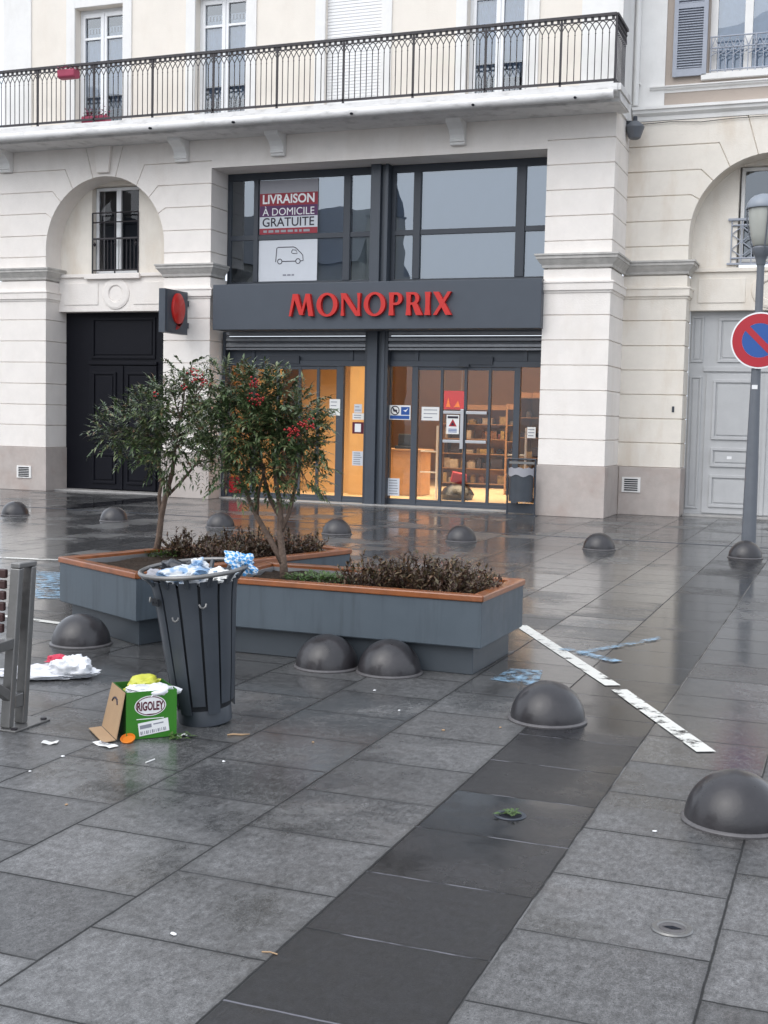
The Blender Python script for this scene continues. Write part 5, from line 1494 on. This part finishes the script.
def crumple(sx, sy, sz, seed, amp=.35, sub=4, flat=.0):
    """ball of creased sheet: sharp ridges from layered absolute noise"""
    from mathutils import noise as nz
    b = bmesh.new()
    bmesh.ops.create_icosphere(b, subdivisions=sub, radius=1)
    o_ = Vector((seed * 3.7, seed * 1.3, seed * 2.1))
    for v in b.verts:
        n_ = v.co.normalized()
        k = nz.noise(n_ * 1.3 + o_) * .9
        k += (.35 - abs(nz.noise(n_ * 2.6 + o_ * 2))) * .9 + (.3 - abs(nz.noise(n_ * 5.5 + o_ * 3))) * .4
        v.co = n_ * max(.25, 1 + amp * k)
        if flat and v.co.z < 0: v.co.z *= flat
        v.co = Vector((v.co.x * sx, v.co.y * sy, v.co.z * sz))
    m_ = MB(); m_.bm.free(); m_.bm = b
    return m_
def rubbish(name, label, cat, m, size, loc, seed, rot=(0, 0, 0), group=None, **kw):
    return single(crumple(*size, seed, **kw), name, m, label, cat, group, loc=loc, rot=rot, smooth=55)
G_ = 'rubbish heaped in the litter bin'
# bin mouth is about (-3.08, 5.53, .80)
mx, my, mz = -3.118, 5.485, .772
rubbish('plastic_wrapper', 'blue and white checked wrapper hanging over the right of the bin rim', 'wrapper', M['wrap'], (.062, .045, .04), (mx + .225, my + .10, mz + .055), 4, (.2, .5, .2), G_, amp=1.0)
rubbish('plastic_wrapper', 'crumpled white and pale blue bag in the middle of the bin', 'wrapper', M['palewrap'], (.115, .09, .05), (mx + .05, my - .05, mz - .005), 5, (0, -.1, .4), G_, amp=.9)
rubbish('rubbish_bag', 'crumpled dark bag at the left inside the bin', 'bag', M['plastic_k'], (.10, .10, .06), (mx - .07, my + .02, mz - .015), 6, (0, 0, 1.0), G_, amp=.8)
rubbish('plastic_wrapper', 'small white crumpled paper, right of the pale bag in the bin', 'wrapper', M['paper'], (.07, .06, .035), (mx + .15, my - .02, mz - .005), 7, (0, 0, 2.0), G_, amp=.8)
rubbish('drink_cup', 'grey crushed cup at the front left of the bin', 'cup', M['post_grey'], (.05, .045, .03), (mx - .16, my - .10, mz - .01), 8, (0, 0, .5), G_, amp=.6)
rubbish('rubbish_bag', 'dark rubbish filling the back of the bin', 'bag', M['plastic_k'], (.18, .12, .05), (mx + .02, my + .08, mz - .045), 9, (0, 0, .1), G_, amp=.5)
rubbish('plastic_wrapper', 'small white scrap with light blue, topmost in the bin', 'wrapper', M['palewrap'], (.034, .03, .028), (mx + .03, my + .0, mz + .05), 10, (0, 0, 0), G_, amp=.9)
# ------------------------------------------------------------------ cardboard box with vegetables waste
th0 = math.atan2(.73, .68)
BX = thing('cardboard_box', 'small green printed cardboard box with one brown flap folded out', 'box', (-3.225, 5.041, .003), (0, 0, th0))
bw, bd, bh = .25, .255, .232; tk = .004
f = MB(); f.box(0, bw, 0, tk, 0, bh); f.build('front_wall', M['green'], BX, local=True)
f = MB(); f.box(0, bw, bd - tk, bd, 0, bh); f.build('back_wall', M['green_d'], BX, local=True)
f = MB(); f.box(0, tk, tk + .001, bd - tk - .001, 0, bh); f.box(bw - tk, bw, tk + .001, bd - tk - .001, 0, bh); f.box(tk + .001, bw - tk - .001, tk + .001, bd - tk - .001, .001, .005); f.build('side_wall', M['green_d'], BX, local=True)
# flap: hinged on the top left edge, sloping to the ground, then an outer strip lying flat
f = MB()
fp = [(-.004, .0, bh), (-.004, bd - .005, bh), (-.048, bd + .02, .010), (-.048, .0 - .01, .010)]
f.prism(fp, (-.004, 0, .002)); flap = f.build('flap', M['card'], BX, local=True, recalc=True)
f = MB(); f.prism([(-.054, -.01, .006), (-.054, bd + .02, .006), (-.118, bd + .02, .003), (-.118, -.02, .003)], (0, 0, .004)); f.build('flap_strip', M['card'], flap, local=True, recalc=True)
f = MB()
f.tube([(-.0235, bd * .30, .160), (-.0200, bd * .38, .178), (-.0190, bd * .5, .183), (-.0200, bd * .62, .178), (-.0235, bd * .70, .160)], .005, 6); f.build('handle_slot', M['ink'], flap, local=True)
# oval logo and label on the front
def oval(mb, cx, cz, rx, rz, y, seg=40): mb.face([(cx + rx * math.cos(2 * PI * k / seg), y, cz + rz * math.sin(2 * PI * k / seg)) for k in range(seg)])
f = MB(); oval(f, .118, .160, .078, .050, -.001); f.build('oval_badge', M['labelw'], BX, local=True)
f = MB(); put_text(f, 'RIGOLEY', .052, .184, .137, .182, -.003, .03)
f.box(.10, .14, -.003, -.0025, .117, .121)
n_ = 40
V = []
for k in range(n_):
    a = 2 * PI * k / n_; V.append((f.bm.verts.new((.118 + .073 * math.cos(a), -.002, .160 + .046 * math.sin(a))), f.bm.verts.new((.118 + .069 * math.cos(a), -.002, .160 + .042 * math.sin(a)))))
for k in range(n_): f.bm.faces.new((V[k][0], V[(k + 1) % n_][0], V[(k + 1) % n_][1], V[k][1]))
f.build('lettering', M['maroon'], BX, local=True)
f = MB(); f.box(.05, .185, -.002, -.001, .095, .099); f.build('print_line', M['labelw'], BX, local=True)
T = Matrix.Translation((.135, -.002, .052)) @ Matrix.Rotation(R(-7), 4, 'Y')
f = MB(); f.box(-.075, .075, -.001, 0, -.030, .034, T); f.build('sticker', M['labelw'], BX, local=True)
f = MB(); f.box(-.068, -.01, -.002, -.0012, .004, .022, T)
for k in range(14): f.box(.0 - .068 + k * .0095, -.068 + k * .0095 + (.003 if k % 3 else .006), -.002, -.0012, -.024, -.008, T)
f.box(.0, .05, -.002, -.0012, .014, .020, T)
f.build('sticker_print', M['inkgrey'], BX, local=True)
cosb, sinb = math.cos(th0), math.sin(th0)
def inbox(u, v, z): return (-3.225 + u * cosb - v * sinb, 5.041 + u * sinb + v * cosb, z)
GB = 'waste inside the cardboard box'
rubbish('plastic_wrapper', 'white crumpled bag filling the front of the green box', 'wrapper', M['plastic_w'], (.095, .05, .04), inbox(.15, .06, .212), 31, (0, .1, th0), GB, amp=.7)
rubbish('plastic_wrapper', 'yellow green wrapper at the back of the green box', 'wrapper', M['plastic_y'], (.095, .06, .042), inbox(.13, .175, .218), 32, (0, -.1, th0), GB, amp=.6)
rubbish('bottle_cap_scrap', 'pale green scrap in the corner of the green box next to the flap', 'scrap', M['post_white'], (.028, .026, .03), inbox(.04, .09, .205), 33, (0, .5, 0), GB, amp=.4)
rubbish('rubbish_bag', 'dark waste in the bottom of the green box', 'waste', M['plastic_k'], (.10, .08, .09), inbox(.12, .10, .10), 34, (0, 0, th0), GB, amp=.3)

# ------------------------------------------------------------------ litter on the ground
pb = thing('carrier_bag', 'white plastic carrier bag with a red print lying flat on the paving', 'bag', (-4.43, 6.08, .0), (0, 0, R(24)))
o = crumple(.25, .10, .05, 41, .6, 5, .1).build('bag_sheet', M['plastic_w'], pb, local=True, smooth=60); o.location = (-.02, 0, .012)
o = crumple(.125, .085, .085, 42, .55, 5, .2).build('bag_hump', M['plastic_w'], pb, local=True, smooth=60); o.location = (.14, .0, .035)
o = crumple(.065, .04, .03, 43, .6, 4, .3).build('red_print', M['plastic_r'], pb, local=True, smooth=60); o.location = (.045, .06, .085)
def slip(label, x, y, wd, ln, rot, seed, m='paper', printed=False):
    f = MB(); n_ = 8; r_ = random.Random(seed)
    vs = [[f.bm.verts.new(((i / n_ - .5) * ln, (j / 3 - .5) * wd, .006 + .004 * math.sin(i * .9 + seed) + r_.uniform(0, .001))) for j in range(4)] for i in range(n_ + 1)]
    for a, b in zip(vs, vs[1:]):
        for j in range(3): f.bm.faces.new((a[j], b[j], b[j + 1], a[j + 1]))
    if not printed:
        return single(f, 'paper_slip', M[m], label, 'paper', 'paper slips on the paving', loc=(x, y, 0), rot=(0, 0, rot), smooth='all')
    t = thing('paper_slip', label, 'paper', (x, y, 0), (0, 0, rot), 'paper slips on the paving')
    f.build('sheet', M[m], t, local=True, smooth='all')
    f = MB()
    for k in range(4): f.box(-.04 + k * .02, -.03 + k * .02, -.012, .012, .0125, .0130)
    f.build('print_lines', M['inkgrey'], t, local=True)
slip('small white paper slip on the paving left of the printed slip', -3.52, 4.845, .05, .075, .4, 1)
slip('long printed till slip lying before the box flap', -3.265, 4.925, .055, .135, -.35, 2, printed=True)
slip('tiny white scrap on the paving before the litter bin', -3.03, 5.235, .03, .05, .5, 3)
f = MB(); f.lathe([(.026, .0), (.032, .009), (.036, .020), (.033, .021), (.029, .010), (.0, .005)], seg=18); single(f, 'orange_peel', M['orange'], 'orange half peel lying against the foot of the green box', 'peel', loc=(-3.205, 5.03, .004), rot=(.45, .1, 0), smooth=60)
f = MB(); f.tube([(-.05, 0, .005), (-.02, .008, .006), (.02, -.004, .006), (.06, .01, .005)], [.004, .005, .005, .003], 6); single(f, 'twig', M['card'], 'pale bent twig on the paving right of the litter bin', 'twig', loc=(-2.79, 5.36, 0), rot=(0, 0, .5), smooth='all')
f = MB(); f.tube([(-.03, 0, .004), (.035, .004, .004)], .003, 6); single(f, 'paper_straw', M['paper'], 'thin white straw on the paving in front of the litter bin', 'straw', loc=(-2.93, 4.78, 0), rot=(0, 0, 1.4))
f = MB(); f.tube([(-.025, 0, .003), (.0, .004, .004), (.025, -.002, .003)], .0022, 6); single(f, 'twig', M['card'], 'tiny pale twig on the dark strip in the foreground', 'twig', loc=(-1.545, 3.19, 0), rot=(0, 0, .1))
def leafbits(name, label, x, y, n, rad, seed, m):
    r_ = random.Random(seed); f = MB()
    for i in range(n):
        p = Vector((r_.uniform(-rad, rad), r_.uniform(-rad, rad), r_.uniform(.003, .02))); a = r_.uniform(0, 6.3)
        leaflet(f.bm, p, Vector((math.cos(a), math.sin(a), r_.uniform(-.1, .4))), Vector((0, 0, 1)), r_.uniform(.025, .05), r_.uniform(.012, .022), .1)
    single(f, name, m, label, 'leaves', loc=(x, y, 0))
leafbits('leaf_scraps', 'yellow green leaf scraps between the green box and the litter bin', -3.02, 5.20, 26, .04, 3, LEAF_H)
r_ = random.Random(99)
specks = [(-3.316, 4.421, ''), (-2.63, 4.92, ''), (-1.87, 3.192, ''), (-1.65, 6.08, ''), (-.665, 4.773, ''), (-.508, 4.896, ''), (-3.33, 4.68, ''), (-2.4, 5.4, ''), (-2.55, 6.6, ''), (-2.9, 4.1, ''), (-1.9, 5.9, ''), (-2.25, 6.2, ''), (-3.6, 4.5, '')]
for x, y_, _ in specks:
    f = crumple(r_.uniform(.004, .010), r_.uniform(.005, .012), .003, int(x * 1000), .4, 2)
    single(f, 'litter_speck', M['labelw'] if r_.random() < .7 else M['card'], 'tiny pale crumb of litter on the wet paving', 'litter', 'tiny crumbs of litter scattered on the paving', loc=(x, y_, .004), rot=(0, 0, r_.uniform(0, 3)))
# socket cover with a leaf plug on the strip, and a round cover at right
t = thing('floor_socket', 'round hole in the dark strip stuffed with green leaves', 'ground socket', (-1.232, 4.73, 0))
f = MB(); f.lathe([(.045, .002), (.055, .005), (.062, .005), (.065, .0015)], seg=28); f.build('socket_ring', M['frame_d'], t, local=True)
f = MB(); f.lathe([(0, .0025), (.05, .0025)], seg=28); f.build('hole', M['dark'], t, local=True)
f = MB(); rr = random.Random(5)
for i in range(24):
    a = rr.uniform(0, 6.3); leaflet(f.bm, Vector((rr.uniform(-.03, .03), rr.uniform(-.03, .03), .006 + rr.random() * .01)), Vector((math.cos(a), math.sin(a), .2)), Vector((0, 0, 1)), rr.uniform(.02, .04), .014, .1)
f.build('leaf_plug', LEAF_H, t, local=True)
t = thing('floor_socket', 'round metal rimmed ground socket on the pale slabs at lower right', 'ground socket', (-.473, 3.86, 0))
f = MB(); f.lathe([(.042, .004), (.048, .007), (.062, .007), (.066, .002)], seg=32); f.build('socket_ring', M['steel'], t, local=True)
f = MB(); f.lathe([(0, .0035), (.044, .0035)], seg=32); f.build('cover_plate', M['dome_ring'], t, local=True)
f = MB(); f.face([(-.032, 0, .0055), (0, -.013, .0055), (.032, 0, .0055), (0, .013, .0055)]); f.build('key_hole', M['dark'], t, local=True)

# ------------------------------------------------------------------ waste bin at the shop door
t = thing('waste_bin', 'half round grey waste bin with a clear liner in a frame beside the shop door', 'waste bin', (-5.2, 20.12, 0))
f = MB()
for x in (-5.46, -4.99): f.tube([(x, 20.12, 0), (x, 20.12, .94)], .016, 8)
f.tube([(-5.46, 20.12, .94), (-4.99, 20.12, .94)], .016, 8); f.box(-5.5, -4.95, 20.05, 20.2, 0, .012); f.box(-5.46, -4.99, 20.115, 20.125, .04, .2)
f.build('stand', M['frame_d'], t)
f = MB(); seg = 16
pf = [(-5.225 + .205 * math.cos(PI + PI * k / seg), 20.11 + .20 * math.sin(PI + PI * k / seg)) for k in range(seg + 1)]
f.prism([(x, y_, .24) for x, y_ in pf], (0, 0, .50)); f.build('bucket', M['bin'], t, smooth=40, recalc=True)
f = MB()
top = []
for k, (x, y_) in enumerate(pf):
    ox, oy = (x + 5.225) * .05, (y_ - 20.11) * .05
    top.append(((x + ox, y_ + oy, .80 + .012 * math.sin(k * 1.7)), (x + ox * 1.2, y_ + oy * 1.2, .67 + .02 * math.sin(k * 1.1))))
for a, b in zip(top, top[1:]): f.face([a[0], b[0], b[1], a[1]])
f.build('bin_liner', M['post_grey'], t, smooth='all')
f = MB(); f.box(-5.44, -5.01, 20.10, 20.13, .86, .90); f.build('ash_bar', M['steel'], t)

# ------------------------------------------------------------------ bench at the left edge
t = thing('metal_bench', 'steel framed bench end with dark wooden slats at the left edge', 'bench', (-3.85, 5.05, 0))
def bench_frame(x):
    f = MB(); w_ = .055
    def lg(y0, y1, za, zb, th, m_):   # upright with a lean along Y
        m_.prism([(x - w_ / 2, y0 - th / 2, za), (x - w_ / 2, y0 + th / 2, za), (x - w_ / 2, y1 + th / 2, zb), (x - w_ / 2, y1 - th / 2, zb)], (w_, 0, 0))
    lg(4.975, 5.058, .011, .795, .038, f); lg(5.085, 5.160, .011, .795, .038, f)
    f.prism([(x - w_ / 2, 5.038, .796), (x - w_ / 2, 5.180, .796), (x - w_ / 2, 5.1825, .822), (x - w_ / 2, 5.041, .822)], (w_, 0, 0))
    f.prism([(x - w_ / 2, 5.003, .10), (x - w_ / 2, 5.068, .10), (x - w_ / 2, 5.072, .17), (x - w_ / 2, 5.006, .17)], (w_, 0, 0))
    # seat arm and brace towards the front
    f.prism([(x - w_ / 2 + .004, 4.50, .385), (x - w_ / 2 + .004, 5.0, .40), (x - w_ / 2 + .004, 5.005, .455), (x - w_ / 2 + .004, 4.50, .425)], (w_ - .008, 0, 0))
    f.prism([(x - w_ / 2 + .006, 4.62, .37), (x - w_ / 2 + .006, 4.68, .37), (x - w_ / 2 + .006, 5.03, .17), (x - w_ / 2 + .006, 5.03, .105)], (w_ - .012, 0, 0))
    f.build('side_frame', M['steel'], t, bevel=.005, recalc=True)
    f = MB(); f.box(x - .09, x + .085, 4.93, 5.215, 0, .010); pl_ = f.build('foot_plate', M['steel'], t, bevel=.003)
    f = MB()
    for bx, by in ((x + .06, 4.955), (x + .06, 5.19), (x - .065, 4.955)): f.lathe([(.016, .010), (.016, .018), (0, .019)], c=(bx, by, 0), seg=8)
    f.build('bolt', M['iron'], pl_)
bench_frame(-3.87); bench_frame(-5.45)
f = MB()
for i in range(6):
    z = .475 + i * .054; yc = 5.0 + (z - .1) * .10 - .01
    f.box(-5.42, -3.915, yc - .034, yc - .008, z, z + .044)
f.build('backrest', M['woodslat'], t, bevel=.006)
f = MB()
for i in range(5): f.box(-5.42, -3.915, 4.52 + i * .092, 4.60 + i * .092, .43, .458)
f.build('seat', M['woodslat'], t, bevel=.006)

# ------------------------------------------------------------------ across the square (mirrored in the shop glass)
M['opp'] = mat('old_render', (.42, .40, .36), .85, .2, .1, 2)
ob = thing('opposite_building', 'old house with a stair tower across the square, mirrored in the upper shop windows', 'building', (-40, -27, 0))
f = MB(); f.box(-58, -27.21, -33, -25, 0, 10.5); f.build('wall', M['opp'], ob)
f = MB(); f.prism([(-58.4, -24.6, 10.5), (-58.4, -29, 14.2), (-58.4, -33.4, 10.5)], (31.0, 0, 0)); f.build('roof', M['roof'], ob, recalc=True)
f = MB(); f.box(-27.2, -25.7, -28, -26, 0, 13.2); f.build('tower', M['opp'], ob)
f = MB(); f.prism([(-27.3, -28.1, 13.2), (-25.6, -28.1, 13.2), (-25.6, -25.9, 13.2), (-27.3, -25.9, 13.2)], (0, 0, .15)); f.lathe([(1.0, 13.36), (0, 16.6)], c=(-26.45, -27, 0), seg=8); f.build('tower_roof', M['roof'], ob)
for x in (-33.0, -46.0):
    f = MB(); f.box(x - .6, x + .6, -29.6, -28.4, 12.8, 16.0); f.build('chimney', M['opp'], ob)
for i in range(8):
    for z in (3.4, 6.9):
        f = MB(); x = -55.5 + i * 3.8; f.box(x - .65, x + .65, -24.99, -24.94, z, z + 2.2); f.build('window', M['darkpane'], ob)

# ------------------------------------------------------------------ camera
f_, yaw, pit, rol = 1237.4, -.364155, -.0760204, .0220055
fw = Vector((math.sin(yaw) * math.cos(pit), math.cos(yaw) * math.cos(pit), math.sin(pit)))
rt = Vector((math.cos(yaw), -math.sin(yaw), 0)); upv = rt.cross(fw)
c_, s_ = math.cos(rol), math.sin(rol)
r2 = rt * c_ + upv * s_; u2 = upv * c_ - rt * s_
cam = bpy.data.cameras.new('camera'); co = bpy.data.objects.new('camera', cam); COL.objects.link(co)
mw = Matrix((r2, u2, -fw)).transposed().to_4x4(); mw.translation = Vector((0, 0, 1.58)); co.matrix_world = mw
cam.sensor_fit = 'VERTICAL'; cam.sensor_height = 36; cam.lens = f_ / 1024 * 36; cam.clip_end = 2000; cam.clip_start = .05
S.camera = co

# ------------------------------------------------------------------ light
SUN_EL, SUN_AZ = R(48), R(205)      # azimuth clockwise from +Y: behind the camera, a little to the left
wd = bpy.data.worlds.new('World'); S.world = wd; wd.use_nodes = True
N, L = wd.node_tree.nodes, wd.node_tree.links
bg = N['Background']; sky = N.new('ShaderNodeTexSky'); sky.sky_type = 'NISHITA'; sky.sun_disc = False
sky.sun_elevation = SUN_EL; sky.sun_rotation = SUN_AZ; sky.air_density = 1.0; sky.dust_density = 4.0; sky.ozone_density = 1.0
hsv = N.new('ShaderNodeHueSaturation'); hsv.inputs['Saturation'].default_value = .28
L.new(sky.outputs[0], hsv.inputs['Color'])
mxn = N.new('ShaderNodeMix'); mxn.data_type = 'RGBA'; mxn.inputs[0].default_value = .62
L.new(hsv.outputs[0], mxn.inputs[6]); mxn.inputs[7].default_value = (7.4, 8.05, 9.1, 1)      # even overcast
L.new(mxn.outputs[2], bg.inputs['Color']); bg.inputs['Strength'].default_value = .12
sl = bpy.data.lights.new('sun', 'SUN'); sl.energy = .7; sl.angle = R(70); sl.color = (1, .97, .93)
so = bpy.data.objects.new('sun', sl); COL.objects.link(so)
d = Vector((math.sin(SUN_AZ) * math.cos(SUN_EL), math.cos(SUN_AZ) * math.cos(SUN_EL), math.sin(SUN_EL)))
so.rotation_euler = d.to_track_quat('Z', 'Y').to_euler()
S.view_settings.view_transform = 'Standard'; S.view_settings.look = 'None'; S.view_settings.gamma = 1; S.view_settings.use_curve_mapping = False
S.view_settings.exposure = .74
S.render.engine = 'CYCLES'
S.cycles.max_bounces = 6; S.cycles.transparent_max_bounces = 12
